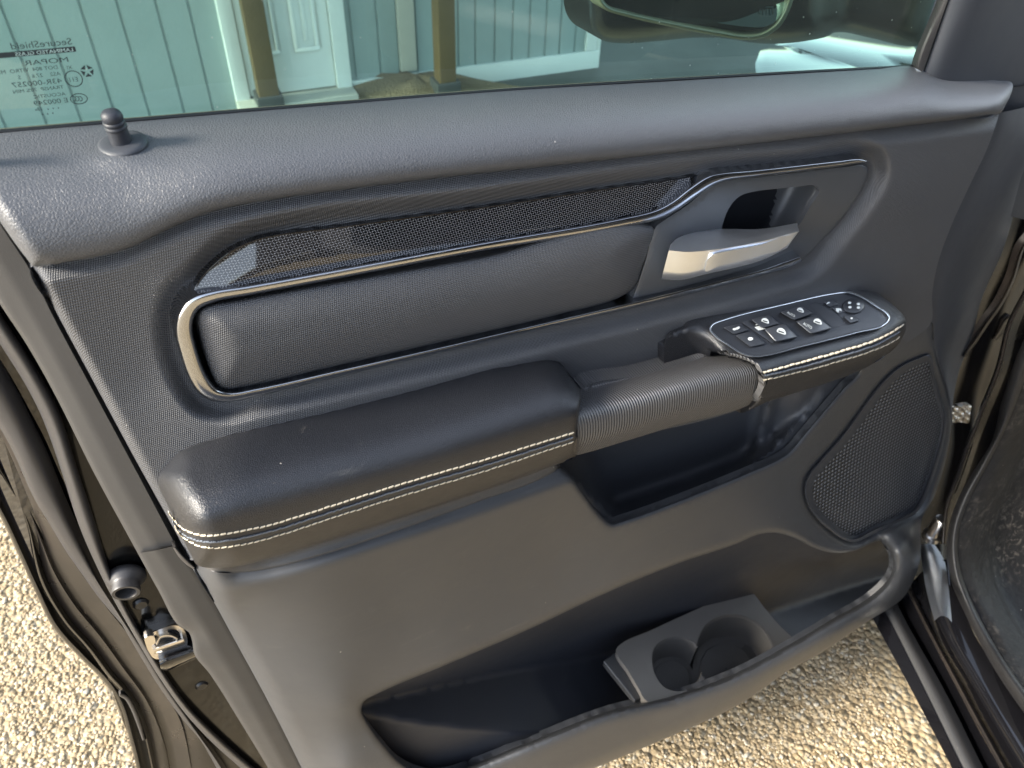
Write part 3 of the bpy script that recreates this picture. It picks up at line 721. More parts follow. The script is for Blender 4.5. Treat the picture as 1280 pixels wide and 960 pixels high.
b.grid(rows, 0, close=True); b.build('speaker_surround', M['lip'], door, angle=80)
# storage pocket: inner tub (back wall, floor) behind the opening
pock_t = tps([(x, y, float(low_t(np.array([x]), np.array([y]))[0])) for x, y in pock])
def tub_w(x, y):
    top = np.interp(x, [440, 470, 560, 660, 760, 854, 920, 970, 1046, 1120], [890, 866, 826, 783, 736, 698, 676, 662, 686, 680])
    d = y-top
    back = .058-.030*sst(-12, 50, d)
    fl = wat(x, y, -1.12-(x-812)*.0008)
    return np.minimum(np.maximum(back, fl), pock_t(x, y)-.022)
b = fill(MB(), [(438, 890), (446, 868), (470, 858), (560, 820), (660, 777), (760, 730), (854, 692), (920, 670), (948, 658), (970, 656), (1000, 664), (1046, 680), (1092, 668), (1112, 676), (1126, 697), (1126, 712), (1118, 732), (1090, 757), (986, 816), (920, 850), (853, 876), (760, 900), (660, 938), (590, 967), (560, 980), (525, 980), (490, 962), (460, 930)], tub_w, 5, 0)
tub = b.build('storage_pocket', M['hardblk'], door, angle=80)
# cup holder
def cvx(x, dv=0.): return -1.03-(np.asarray(x, float)-812)*.0008+dv
def CP(x, y, dv=0.): return PV(np.asarray(x, float), np.asarray(y, float), cvx(x, dv))
cup_ol = [(770, 812), (776, 805), (812, 788.5), (850, 771), (890, 753), (925, 737.5), (934, 736), (941, 741), (955, 759), (970, 777), (1000, 813), (985, 819), (940, 838), (900, 857), (830, 877), (808, 876), (798, 860), (785, 838)]
big = [(905, 769), (925, 769), (945, 778), (958, 792), (965, 808), (966, 824), (955, 842), (925, 856), (890, 862), (872, 858), (870, 830), (874, 808), (878, 792), (888, 776)]
small = [(829, 801), (848, 796), (862, 801), (869, 812), (869, 830), (866, 850), (850, 866), (828, 858), (817, 838), (815, 820)]
uni = [(905, 769), (925, 769), (945, 778), (958, 792), (965, 808), (966, 818), (955, 832), (925, 845), (890, 858), (860, 866), (834, 870), (822, 856), (816, 838), (815, 820), (820, 807), (832, 799), (848, 796), (860, 799), (868, 805), (874, 803), (878, 792), (888, 776)]
def L2P(q):                                                           # local point -> pixel
    w_ = DL.T @ (np.array(q)+BASE-[0, 0, D]); c_ = C2W.T @ w_
    return 640+F*c_[0]/-c_[2], 480-F*c_[1]/-c_[2]
cupB = cr([(908, 768), (930, 770), (950, 781), (962, 797), (967, 815), (962, 835), (948, 848), (925, 856), (900, 858), (882, 850), (873, 835), (870, 815), (873, 797), (884, 779)], 4, True)
cupS = cr([(846, 796), (860, 799), (872, 808), (878, 822), (878, 840), (868, 856), (850, 864), (832, 860), (820, 846), (815, 828), (817, 811), (828, 800)], 4, True)
pB, pS = [tuple(q) for q in cupB[::2]], [tuple(q) for q in cupS[::2]]
b = MB()
fill(b, cup_ol, lambda x, y: wat(x, y, cvx(x)), 5, .0, holes=[pB, pS], rings=(1.2, 3))
ol = cr(cup_ol, 5, True); rows = [CP(ol[:, 0], ol[:, 1])]
lo = rows[0].copy(); lo[:, 1] -= .018; b.grid([rows[0], lo], 0, close=True)
cup = b.build('cup_holder', M['cup'], door, angle=50)
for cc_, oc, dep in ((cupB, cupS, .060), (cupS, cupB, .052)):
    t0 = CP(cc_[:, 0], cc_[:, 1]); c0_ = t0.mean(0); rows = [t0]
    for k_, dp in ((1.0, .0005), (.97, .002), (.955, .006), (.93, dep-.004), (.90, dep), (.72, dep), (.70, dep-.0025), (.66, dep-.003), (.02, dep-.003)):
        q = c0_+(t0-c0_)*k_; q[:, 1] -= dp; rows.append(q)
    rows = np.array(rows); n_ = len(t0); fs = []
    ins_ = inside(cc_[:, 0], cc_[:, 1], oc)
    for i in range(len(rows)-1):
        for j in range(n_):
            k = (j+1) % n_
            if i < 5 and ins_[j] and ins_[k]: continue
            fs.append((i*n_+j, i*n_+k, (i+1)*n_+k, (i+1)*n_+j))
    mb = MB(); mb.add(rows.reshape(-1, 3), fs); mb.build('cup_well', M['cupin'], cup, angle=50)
b = MB(); c = [(754, 826), (768, 815), (782, 832), (809, 868), (794, 876)]; q = cr(c, 4, True) if False else np.array(c, float)
t0 = CP(q[:, 0], q[:, 1], -.012); lo = t0.copy(); lo[:, 1] -= .012; b.grid([t0, lo], 0, close=True); b.add(t0, [tuple(range(len(q)))]); b.build('cup_holder_flange', M['hard'], cup, bevel=.002)

# ================================================================== LOCK PIN
base = P(153., 180., .020)
b = MB(); ax = (-.05, 1, .10)
b.lathe(base, [(.0, .0012), (.006, .0020), (.0105, .0018), (.0128, .0008), (.0131, -.0006), (.0125, -.0018), (.011, -.006)], ax, 40)
col_ = b.build('lock_collar', M['lip'], door, angle=60)
b = MB()
b.lathe(base, [(.0056, .001), (.0052, .0085), (.0051, .0092), (.0057, .0096), (.0057, .0108), (.0051, .0113), (.0051, .0118), (.0056, .0123), (.0056, .0135), (.0050, .0140), (.0052, .0146), (.0055, .0152), (.0053, .0174), (.0043, .0189), (.0024, .0198), (0.00001, .0201)], ax, 32)
b.build('lock_pin', M['hardblk'], door, angle=60)

# ================================================================== WINDOW
gw = -.012
g_ol = [(-160, 190), (1141, 84), (1142, 78), (1190, -60), (1220, -160), (-260, -160)]
b = MB(); q = np.array(g_ol, float); a = P(q[:, 0], q[:, 1], gw); a[:2, 1] -= .02
b2 = a.copy(); b2[:, 2] -= .005
b.add(a, [tuple(range(6))]); gl = b.build('window_glass', M['glass'], door, smooth=False)
b = MB(); ribbon(b, [(-60, 169.5, 4), (0, 165.5, 4), (150, 152.5, 4), (300, 140, 3.8), (430, 129.5, 3.6), (640, 113, 3.4), (854, 99.5, 3), (1000, 91, 3), (1100, 85.5, 2.6), (1145, 82.5, 2.4)], -.006, .002, .002, 7); ws = b.build('window_seal', M['void'], door)
b = MB(); ribbon(b, [(-60, 166, 1.6), (0, 162, 1.6), (150, 149.6, 1.6), (300, 137.3, 1.5), (430, 127, 1.5), (640, 110.6, 1.4), (854, 97.6, 1.3), (1000, 89.2, 1.2), (1100, 84, 1.1), (1138, 82, 1)], -.0105, .001, .001, 5)
M['paleline'] = simple('pale_edge_line', (.12, .12, .08), .35)
b.build('seal_glint', M['paleline'], ws)  # pale line paints the reflection along the bottom edge of the glass
# printed marks on the glass, read from outside so mirrored from here
tl = math.atan2(*(lambda p: (p[1], p[0]))(P(90., 51., gw)-P(0., 58.5, gw)))
def gtext(mb, body, x, y, h_px, wid=1.0, bar=False, dz=.0006):
    o = P(float(x), float(y), gw); sz = h_px*.00042*1.38
    vs, fs = text_mesh(body, 1.0)
    if not len(vs): return
    d = np.array([-math.cos(tl), -math.sin(tl), 0]); u_ = np.array([math.sin(tl)*-1, math.cos(tl), 0])
    mb.add([o+d*v[0]*sz*wid+u_*v[1]*sz+np.array([0, 0, dz]) for v in vs], fs)
def gshape(mb, pts, x, y, k, dz=.0006):
    o = P(float(x), float(y), gw); k *= .00042
    d = np.array([-math.cos(tl), -math.sin(tl), 0]); u_ = np.array([-math.sin(tl), math.cos(tl), 0])
    return [o+d*p[0]*k+u_*p[1]*k+np.array([0, 0, dz]) for p in pts]
def gring(mb, x, y, rx, ry, th, n=40, a0=0, a1=2*math.pi):
    A1 = [(math.cos(a0+(a1-a0)*i/n)*rx, math.sin(a0+(a1-a0)*i/n)*ry) for i in range(n+1)]; A2 = [(p*(1-th/rx), q_*(1-th/ry)) for p, q_ in A1]
    mb.grid([gshape(mb, A1, x, y, 1), gshape(mb, A2, x, y, 1)])
b = MB()
gtext(b, 'SecureShield', 91, 55, 8.2, 1.18)
for row in (('MOPAR', 87, 76.5, 6.2, 1.75), ('DOT 804  VITRO  M7', 73, 85.5, 4.6, 1.15), ('XI', 91, 86, 5, 1), ('AS2    27.6      S', 76, 93.5, 4.8, 1.1), ('43R-000257', 78, 103, 6.4, 1.3), ('TRANSP  70% MIN', 80, 110, 4.4, 1.2), ('ACOUSTIC', 82.5, 118.5, 4.4, 1.25), ('E 000249', 86, 127, 6.2, 1.25), ('18', 54, 137.5, 4.4, 1.1), ('E11', 98.5, 101, 6, .95)):
    gtext(b, *row)
bar = gshape(b, [(0, -3.2), (0, 3.2), (112, 3.2), (112, -3.2)], 94.5, 61, 1, .0003)
b.add(bar, [(0, 1, 2, 3)], 0)
gring(b, 92, 98, 10.5, 10.5, 1.2); gring(b, 98.5, 123, 10.5, 7.2, 1.1)
for k_ in range(3): gring(b, 100-k_*4.0, 123, 3.0, 3.4, 1.0, 16, math.pi*.35, math.pi*1.65)
star = []
for k_ in range(5):
    a0 = math.pi/2+k_*2*math.pi/5
    p0 = (math.cos(a0)*8.6, math.sin(a0)*8.6); p1 = (math.cos(a0+2*math.pi/5)*8.6, math.sin(a0+2*math.pi/5)*8.6); am = a0+math.pi/5
    ins_ = (math.cos(am)*2.6, math.sin(am)*2.6)
    sh = lambda p, q_: (p[0]*.90+q_[0]*.10, p[1]*.90+q_[1]*.10)
    b.add(gshape(b, [sh(p0, p1), sh(p1, p0), ins_], 109, 88.5, 1), [(0, 1, 2)])
for x_, y_ in ((73, 134.5), (66.5, 135), (60, 136), (45, 137), (66, 141), (59.5, 142), (53, 142.4)):
    b.add(gshape(b, ell(0, 0, .9, .9, 8), x_, y_, 1), [tuple(range(8))])
b.build('glass_print', M['ink'], gl, smooth=False, weld=False)
b = MB(); gtext(b, 'LAMINATED GLASS', 92, 63.2, 4.4, 1.25, dz=.0009)
M['knock'] = simple('glass_print_pale', (.30, .42, .38), .6); b.build('glass_print_lettering', M['knock'], gl, smooth=False)

# window frame front edge and mirror sail panel
b = MB(); loft(b, [[(1189, -60, -.010), (1171, 0, -.010), (1141, 74, -.010), (1139, 83, -.010)], [(1196, -60, .004), (1178, 0, .004), (1147, 78, .004), (1146, 86, .004)], [(1206, -60, .008), (1185, 0, .008), (1156, 82, .008), (1153, 90, .008)]], 30, 4); b.build('window_channel', M['rubber'], door)
b = MB(); loft(b, [[(1205, -62, .002), (1184.5, 0, .002), (1156, 82, .002), (1150, 100, .002)], [(1210, -62, .008), (1189, 0, .008), (1160, 84, .008), (1154, 102, .008)], [(1240, -62, .016), (1215, 0, .016), (1182, 86, .016), (1178, 106, .016)], [(1275, -62, .014), (1250, 0, .014), (1225, 88, .014), (1218, 108, .014)], [(1400, -62, -.012), (1380, 0, -.012), (1365, 90, -.012), (1360, 125, -.012)]], 30, 5); b.build('mirror_sail_panel', M['lip'], door)
b = MB(); loft(b, [[(1215, 100, .004), (1262, 104, .006), (1285, 106.5, .004), (1380, 110, -.02)], [(1215, 145, .004), (1262, 150, .006), (1290, 150, .002), (1380, 160, -.02)], [(1215, 260, .0), (1262, 270, .0), (1285, 275, -.004), (1380, 280, -.03)]], 30, 3); b.build('front_filler', M['lip'], door)
ribb = MB(); ribbon(ribb, [(1266, 108, 1.6), (1285, 106, 1.6), (1380, 110, 1.6)], .006, .001, .004, 5); ribb.build('seam_line', M['void'], door)

# ================================================================== SIDE MIRROR
mw = -.20
hs = [(735, -160), (735, 0), (740, 36), (752, 50), (774, 54), (826, 51), (870, 47), (905, 48), (946, 54), (985, 54), (1015, 50), (1036, 45), (1042, 41), (1090, 48), (1137, 58), (1150, 56), (1165, 20), (1180, -40), (1180, -160)]
hsL = cr(hs, 8, True)
b = fill(MB(), hs, lambda x, y: mw+.02+rnd(pdist(x, y, hsL), 26, .045)-.05*sst(1010, 1060, x), 9, .05)
mir = b.build('side_mirror', M['jblack'], door, angle=60)
b = MB(); ribbon(b, [(744, -60, 7), (748, -5, 7), (758, 9, 7), (781, 17, 7), (843, 31, 7), (895, 41, 7), (936, 46.5, 7), (955, 43, 7), (973, 30, 7), (986, 6, 7), (994, -40, 7)], mw+.024, .006, .02, 9); b.build('mirror_rim', M['paleline'], mir)
b = fill(MB(), [(775, -70), (777, -4), (790, 8), (877, 25), (930, 33), (958, 33), (972, 24), (983, 2), (990, -70)], lambda x, y: mw+.012+(x-880)*.00012+(y-15)*.0003, 9, .004)
mg = b.build('mirror_glass', M['mirror'], mir, smooth=False)
b = MB()
for s_ in ([(949, 8), (967, 8), (967, 9.6), (949, 9.6)], [(949, 8), (950.6, 8), (950.6, 18), (949, 18)], [(965.4, 8), (967, 8), (967, 18), (965.4, 18)], [(953, 11), (954.3, 11), (955.0, 19), (953.6, 19)], [(957.4, 11), (958.7, 11), (959.4, 19), (958, 19)], [(961.6, 11), (962.9, 11), (963.6, 19), (962.2, 19)]):
    q = np.array(s_, float); b.add(P(q[:, 0], q[:, 1], mw+.0126+(q[:, 0]-880)*.00012+(q[:, 1]-15)*.0003), [(0, 1, 2, 3)])
b.build('heating_symbol', M['ink'], mir, smooth=False)

# ================================================================== DOOR EDGE (left): shell, seals, band
def cw(pts, w): return [(x, y, w) for x, y in pts]
Ap = [(-70, 150), (0, 280), (37, 337), (67, 397), (110, 477), (167, 583), (219, 681)]
Bb = [(-70, 262), (0, 380), (33, 430), (67, 490), (117, 590), (173, 693)]
b = loft(MB(), [cw([(x+6, y) for x, y in Ap], .020), cw(Ap, .026), cw([(x*.5+u*.5, y*.5+v*.5) for (x, y), (u, v) in zip(resamp(cw(Ap, 0), 7)[:, :2], resamp(cw(Bb, 0), 7)[:, :2])], .022), cw([(x+4, y-2) for x, y in Bb], .014), cw(Bb, .009), cw(Bb, -.03)], 60, 4, smooth=False)
b.build('edge_band', M['band'], door, angle=50)
Ap2 = [(219, 682), (234, 700), (275, 766), (340, 885), (378, 962), (410, 1020)]
Bb2 = [(173, 693), (198, 738), (224, 783), (236, 790), (240, 800), (243, 818), (262, 842), (300, 902), (340, 968), (370, 1020)]
b = loft(MB(), [cw([(x+6, y-3) for x, y in Ap2], .026), cw(Ap2, .0285), cw([(x*.5+u*.5, y*.5+v*.5) for (x, y), (u, v) in zip(resamp(cw(Ap2, 0), 9)[:, :2], resamp(cw(Bb2, 0), 9)[:, :2])], .026), cw([(x+3, y-2) for x, y in Bb2], .0175), cw(Bb2, .013), cw(Bb2, -.03)], 60, 4, smooth=False)
b.add([P(*map(float, q)) for q in ((173, 693, .013), (219, 682, .0285), (219, 682, -.0), (173, 693, -.0))], [(0, 1, 2, 3)])
b.build('lower_edge_band', M['band'], door, angle=50)
b = MB(); ribbon(b, [(218, 684, 4), (226, 694, 7), (235, 703, 7), (243, 710, 4)], .032, .008, .01); b.build('trim_clip', M['rubber'], door)
Cc = [(-70, 275), (0, 390), (37, 447), (63, 490), (83, 537), (97, 587), (122, 660), (136, 708), (152, 748), (178, 792), (205, 840), (240, 888), (275, 922), (335, 975), (380, 1020)]
# black jamb face between seal and band
b = loft(MB(), [cw([(x-6, y+4) for x, y in Cc], -.030), cw(Cc, -.030), cw([(x+14, y-9) for x, y in Bb[:-1]]+[(200, 700), (262, 800), (320, 880), (420, 1020)], -.026)], 60, 3, smooth=False)
jamb = b.build('latch_jamb', M['paintsoft'], door)
tub1a = [(-70, 315), (0, 430), (33, 483), (53, 523), (77, 590), (98, 655), (118, 702), (141, 748), (168, 795), (196, 842), (230, 890), (262, 925), (320, 978), (360, 1020)]
mid1 = [((x+u)/2, (y+v)/2) for (x, y), (u, v) in zip(resamp(cw(Cc, 0), 14)[:, :2], resamp(cw(tub1a, 0), 14)[:, :2])]
b = loft(MB(), [cw(tub1a, -.045), cw([(x*.85+u*.15, y*.85+v*.15) for (x, y), (u, v) in zip(resamp(cw(tub1a, 0), 14)[:, :2], mid1)], -.030), cw(mid1, -.020), cw([(x*.85+u*.15, y*.85+v*.15) for (x, y), (u, v) in zip(resamp(cw(Cc, 0), 14)[:, :2], mid1)], -.024), cw(Cc, -.036)], 80, 4)
b.build('inner_weatherstrip', M['rubber'], door, angle=80)
tub2a = [(-70, 425), (0, 535), (15, 562), (42, 622), (62, 655), (83, 690), (104, 720), (125, 749), (148, 776), (170, 802), (198, 848), (228, 893), (255, 935), (290, 1000)]
tub2b = [(-70, 330), (0, 450), (20, 485), (40, 525), (58, 562), (78, 612), (98, 658), (118, 703), (141, 749), (168, 796), (196, 843), (230, 892), (262, 930), (310, 1000)]
m2 = [((x+u)/2, (y+v)/2) for (x, y), (u, v) in zip(resamp(cw(tub2a, 0), 14)[:, :2], resamp(cw(tub2b, 0), 14)[:, :2])]
b = loft(MB(), [cw(tub2a, -.064), cw([(x+3, y-2) for x, y in tub2a], -.052), cw(m2, -.046), cw([(x-5, y+3) for x, y in tub2b], -.052), cw(tub2b, -.058)], 80, 4)
b.build('outer_weatherstrip', M['rubber'], door, angle=80)
Ff = [(-70, 470), (0, 587), (31, 643), (54, 727), (83, 777), (112, 810), (137, 843), (162, 872), (176, 900), (192, 965), (200, 1020)]
Ee = [(-70, 530), (0, 645), (21, 689), (42, 735), (67, 785), (100, 822), (133, 856), (150, 885), (160, 918), (171, 962), (180, 1020)]
low_edge = [(-70, 425), (0, 535), (15, 562), (42, 622), (62, 655), (83, 690), (125, 749), (165, 800), (195, 850), (225, 900), (240, 965), (250, 1020)]
b = loft(MB(), [cw(Ee, -.105), cw(Ee, -.096), cw([(x+4, y-3) for x, y in Ee], -.090), cw([(x+9, y-7) for x, y in Ee], -.094), cw([(x-3, y+2) for x, y in Ff], -.086), cw(Ff, -.080), cw([(x+5, y-4) for x, y in Ff], -.086)], 80, 3)
b.build('outer_hem', M['paintsoft'], door, angle=60)
b = loft(MB(), [cw([(x+4, y-3) for x, y in Ff], -.086), cw([(x*.6+u*.4, y*.6+v*.4) for (x, y), (u, v) in zip(resamp(cw(Ff, 0), 14)[:, :2], resamp(cw(low_edge, 0), 14)[:, :2])], -.078), cw([(x*.5+u*.5, y*.5+v*.5) for (x, y), (u, v) in zip(resamp(cw(Ff, 0), 14)[:, :2], resamp(cw(low_edge, 0), 14)[:, :2])], -.081), cw(low_edge, -.066)], 80, 3, smooth=True)
b.build('door_shell', M['paintdirty'], door, angle=60)
b = loft(MB(), [cw([(160, 795), (195, 850), (225, 900), (238, 965), (250, 1020)], -.068), cw([(190, 820), (218, 862), (243, 905), (262, 965), (272, 1020)], -.060), cw([(215, 850), (245, 885), (275, 925), (300, 975), (330, 1020)], -.058), cw([(260, 860), (290, 900), (340, 950), (370, 975), (400, 1020)], -.050)], 60, 3)
b.build('lower_shell_ledge', M['paintdirty'], door, angle=60)
b = MB(); ribbon(b, [(150, 868, 5), (158, 872, 6), (166, 885, 6), (174, 905, 6), (180, 925, 4)], -.082, .003, .006); b.build('drain_plug', M['rubber'], door)
# stopper
b = MB(); c0 = P(158., 716., -.028); ax = Vector((-.18, -.10, 1)).normalized()
b.lathe(c0, [(.0140, 0), (.0160, .002), (.0164, .005), (.0150, .008), (.0122, .0105), (.0112, .013), (.0116, .0185), (.0110, .0205), (.0085, .0205), (.0078, .018), (.0074, .010), (0.0001, .010)], tuple(ax), 36)
b.build('rubber_stopper', M['rubber'], door, angle=60)
# latch
b = MB()
fill(b, [(182, 796), (190, 791), (222, 782), (229, 786), (234, 806), (228, 812), (196, 824), (189, 820)], lambda x, y: -.020+0*x, 4, .01, rings=(1,))
fill(b, [(181, 798), (192, 795), (194, 804), (184, 808)], lambda x, y: -.012+0*x, 4, .008, rings=(1,))
lt = b.build('door_latch', M['zinc'], door, bevel=0)
b = MB(); fill(b, [(191, 800), (196, 796), (218, 789), (224, 792), (226, 800), (200, 809), (195, 808)], lambda x, y: -.0185+0*x, 4, .002, rings=(1,)); b.build('latch_mouth', M['void'], lt)
b = MB(); ribbon(b, [(196, 806, 3), (200, 797, 4), (214, 795, 4), (222, 799, 4)], -.016, .004, .004); ribbon(b, [(192, 814, 8), (210, 808, 9), (230, 801, 8)], -.017, .004, .006); b.build('latch_claw', M['zinc'], lt)
b = MB(); ribbon(b, [(200, 832, 9), (206, 831, 15), (220, 826, 15), (238, 819, 14), (250, 814, 12), (253, 813, 6)], -.014, .008, .014); b.build('latch_cushion', M['paint'], door)
b = MB(); ribbon(b, [(178, 795, 3), (200, 787, 3), (225, 779, 3), (236, 782, 3), (243, 798, 3)], -.024, .004, .006); b.build('latch_flange', M['paintdirty'], jamb)
for (x_, y_) in ((176, 754), (252, 856)):
    b = MB(); b.lathe(P(float(x_), float(y_), -.029), [(.0001, .003), (.005, .003), (.007, .001), (.007, -.002)], (0, 0, 1), 20); b.build('jamb_bolt', M['paintdirty'], jamb)
# outer skin of the door so that it is closed from behind
b = MB()
q0 = np.array([(-70, 530), (0, 645), (67, 785), (133, 856), (160, 918), (171, 962), (260, 1250), (1180, 800), (1200, 540), (1290, 330), (1300, 130)], float)
a = P(q0[:, 0], q0[:, 1], -.10); a2 = a.copy(); a2[:, 2] = -.13
top = P(np.array([1300., 1150., 640., 0., -70.]), np.array([190., 170., 200., 250., 270.]), -.05)
b.add(list(a)+list(top), [tuple(range(len(a)+len(top)))]); b.build('outer_skin', M['paint'], door, smooth=False)

# ================================================================== RIGHT SIDE
body = root('truck_cab', 'black truck body at the right with glossy sill, rubber seal and dusty black footwell', 'truck', mat=doorM)
# door hinge-side painted jamb
def PD(x, y, d):                                                      # d metres ahead of the camera
    r = rloc(x, y); p = r*(np.asarray(d, float)/F)[..., None]; p[..., 2] += D
    return p-BASE
jb = [(1300, 120, .97), (1281, 215, 1.05), (1252, 310, 1.13), (1225, 372, 1.22), (1196, 455, 1.32), (1182, 505, 1.38), (1180, 560, 1.42), (1164, 620, 1.45), (1148, 660, 1.47), (1144, 720, 1.48)]
def sh(c, dx, dd): return [(x+dx, y, d+dd) for x, y, d in c]
b = loft(MB(), [sh(jb, 0, -.02), sh(jb, 14, .0), sh(jb, 34, .0), sh(jb, 60, .04), sh(jb, 130, .10)], 60, 4, fn=PD)
b.build('hinge_jamb', M['jblack'], door, angle=60)
b = MB(); ribbon(b, [(1290, 295, 3), (1279, 310, 4), (1266, 350, 4.5), (1250, 382, 4.5), (1234, 404, 5), (1218, 428, 5), (1205, 446, 3)], -.0, .005, .01); b.build('jamb_flange', M['paintdirty'], door)
b = MB(); ribbon(b, [(1243, 425, 5), (1252, 412, 9), (1258, 402, 10), (1264, 395, 4)], -.03, .004, .01); b.build('jamb_bracket', M['paintdirty'], door)
b = MB()
fill(b, [(1186, 509), (1200, 508), (1214, 507), (1213, 515), (1210, 529), (1202, 528), (1186, 527)], lambda x, y: .004+.003*np.sin(x*.9)*np.sin(y*.7+x*.3), 2.0, .008, rings=(1,))
b.build('foil_clip', M['zinc'], door, angle=20)
# cab: pillar, seal, kick panel, sill. Heights below the camera are given by w through each curve
pilT = [(1345, 180, .90), (1300, 330, .98), (1281, 365, 1.02), (1261, 405, 1.07), (1247, 460, 1.12), (1226, 513, 1.18), (1209, 557, 1.22), (1198, 590, 1.26), (1182, 635, 1.30), (1177, 680, 1.32)]
b = loft(MB(), [sh(pilT, -3, .03), pilT, sh(pilT, 5, -.003), sh(pilT, 14, .02), sh(pilT, 60, .05)], 60, 4, smooth=False, fn=PD); b.build('hinge_pillar', M['jblack'], body, angle=60)
b = MB(); loft(b, [sh(pilT, -1, -.004), sh(pilT, 1, -.010), sh(pilT, 3.5, -.010), sh(pilT, 5, -.004)], 70, 3, fn=PD); b.build('pillar_flange', M['paintdirty'], body)
b = MB(); loft(b, [[(1200, 60, 1.75), (1170, 300, 1.75), (1150, 500, 1.75), (1130, 720, 1.75)], [(1500, 60, 1.5), (1450, 300, 1.5), (1400, 500, 1.5), (1350, 720, 1.6)]], 10, 1, fn=PD, smooth=False); b.build('gap_backing', M['void'], body)  # added black sheet standing in for the dark gap behind the jamb
def PD(x, y, d):                                                      # d metres ahead of the camera
    r = rloc(x, y); p = r*(np.asarray(d, float)/F)[..., None]; p[..., 2] += D
    return p-BASE
sL = [(1340, 330, .97), (1282, 420, 1.04), (1252, 502, 1.14), (1237, 560, 1.20), (1217, 588, 1.22), (1190, 643, 1.24), (1183, 685, 1.25), (1189, 727, 1.25), (1206, 768, 1.23), (1247, 843, 1.13), (1285, 898, 1.06), (1330, 960, .98)]
sR = [(1370, 330, .97), (1300, 430, 1.03), (1270, 505, 1.12), (1246, 560, 1.18), (1229, 592, 1.20), (1204, 643, 1.22), (1197, 685, 1.23), (1203, 720, 1.23), (1223, 768, 1.21), (1262, 835, 1.11), (1300, 885, 1.05), (1345, 945, .97)]
def offw(c, k): return [(x, y, w+k) for x, y, w in c]
def mixc(a, c, t, n=16):
    a = resamp(a, n); c = resamp(c, n); return [tuple(q) for q in a*(1-t)+c*t]
b = loft(MB(), [offw(sL, .03), offw(mixc(sL, sR, .12), .0), offw(mixc(sL, sR, .5), -.012), offw(mixc(sL, sR, .85), -.004), offw(sR, .01)], 70, 4, fn=PD); b.build('door_seal', M['sealblk'], body, angle=80)
k1 = [(1400, 330, 1.02), (1330, 440, 1.08), (1300, 505, 1.16), (1280, 560, 1.22), (1262, 610, 1.25), (1245, 660, 1.28), (1240, 700, 1.29), (1250, 740, 1.27), (1285, 800, 1.20), (1330, 850, 1.13), (1400, 930, 1.02)]
k2 = [(1460, 330, 1.10), (1460, 450, 1.2), (1440, 530, 1.3), (1420, 600, 1.35), (1400, 650, 1.38), (1390, 690, 1.38), (1390, 720, 1.36), (1395, 760, 1.32), (1410, 800, 1.27), (1430, 850, 1.2), (1460, 900, 1.12)]
b = loft(MB(), [offw(mixc(sR, sR, 0, 30), .008), offw(mixc(sR, k1, .4, 30), .0), offw(mixc(sR, k1, .9, 30), .02), offw(mixc(k1, k2, .1, 30), .05), mixc(k2, k2, 0, 30)], 90, 5, fn=PD)
def mat_scuff():
    t = NT('scuffed_footwell_plastic')
    m = t.ramp(t.noise(55, 6, .7, dist=2.0), [(.52, 0), (.62, 1)]); big_ = t.ramp(t.noise(10, 3), [(.4, 0), (.6, 1)])
    base = t.mix(t.math('MULTIPLY', t.math('MULTIPLY', m, big_), .55), (.012, .012, .013), (.16, .14, .12)); base = scr(t, base, .8, 90, .07)
    t.lk(t.bump(t.noise(40, 4), .003), t.b.inputs['Normal'])
    return t.set(Base_Color=base, Roughness=.55, Specular_IOR_Level=.25)
b.build('kick_panel', mat_scuff(), body, angle=80)
# sill: curves as heights below the camera
def S(pts, v): return [(x, y, v) for x, y in pts]
e1 = [(1083, 758), (1092, 775), (1140, 864), (1190, 960), (1225, 1030)]
e2 = [(1100, 752), (1107, 766), (1155, 862), (1203, 960), (1238, 1030)]
e3 = [(1118, 746), (1125, 762), (1180, 862), (1229, 960), (1264, 1030)]
e4 = [(1131, 732), (1137, 745), (1196, 860), (1250, 960), (1288, 1030)]
e5 = [(1138, 730), (1144, 745), (1204, 858), (1258, 955), (1300, 1030)]
e6 = [(1152, 715), (1163, 768), (1212, 862), (1268, 960), (1310, 1030)]
e7 = [(1178, 700), (1200, 790), (1240, 852), (1300, 930), (1350, 1000)]
e8 = [(1195, 700), (1212, 780), (1252, 845), (1310, 920), (1360, 990)]
def PVS(x, y, v): return PV(x, y, np.asarray(v)-.11)
b = loft(MB(), [S(e1, -1.12), S(e1, -1.06), S(e2, -1.045)], 40, 3, fn=PVS, smooth=False); b.build('rocker_edge', M['paint'], body)
b = loft(MB(), [S(e2, -1.048), S(mixc(S(e2, 0), S(e3, 0), .5), 0) if False else [(x, y, -1.042) for x, y, _ in mixc(S(e2, 0), S(e3, 0), .5)], S(e3, -1.055)], 40, 3, fn=PVS); b.build('step_strip', M['band'], body)
b = loft(MB(), [S(e3, -1.06), S([(x+3, y) for x, y in e3], -1.075), S(e4, -1.03)], 40, 3, fn=PVS, smooth=False); b.build('sill_channel', M['paint'], body)
b = loft(MB(), [S(e4, -1.03), [(x, y, -1.022) for x, y, _ in mixc(S(e4, 0), S(e5, 0), .5)], S(e5, -1.03)], 40, 3, fn=PVS); b.build('sill_flange', M['paintdirty'], body)
b = loft(MB(), [S(e5, -1.035), S(e6, -1.02), [(x, y, -.985) for x, y, _ in mixc(S(e6, 0), S(e7, 0), .35)], S(e7, -.975), S(e8, -.975)], 50, 5, fn=PVS); b.build('door_sill', M['paint'], body, angle=70)
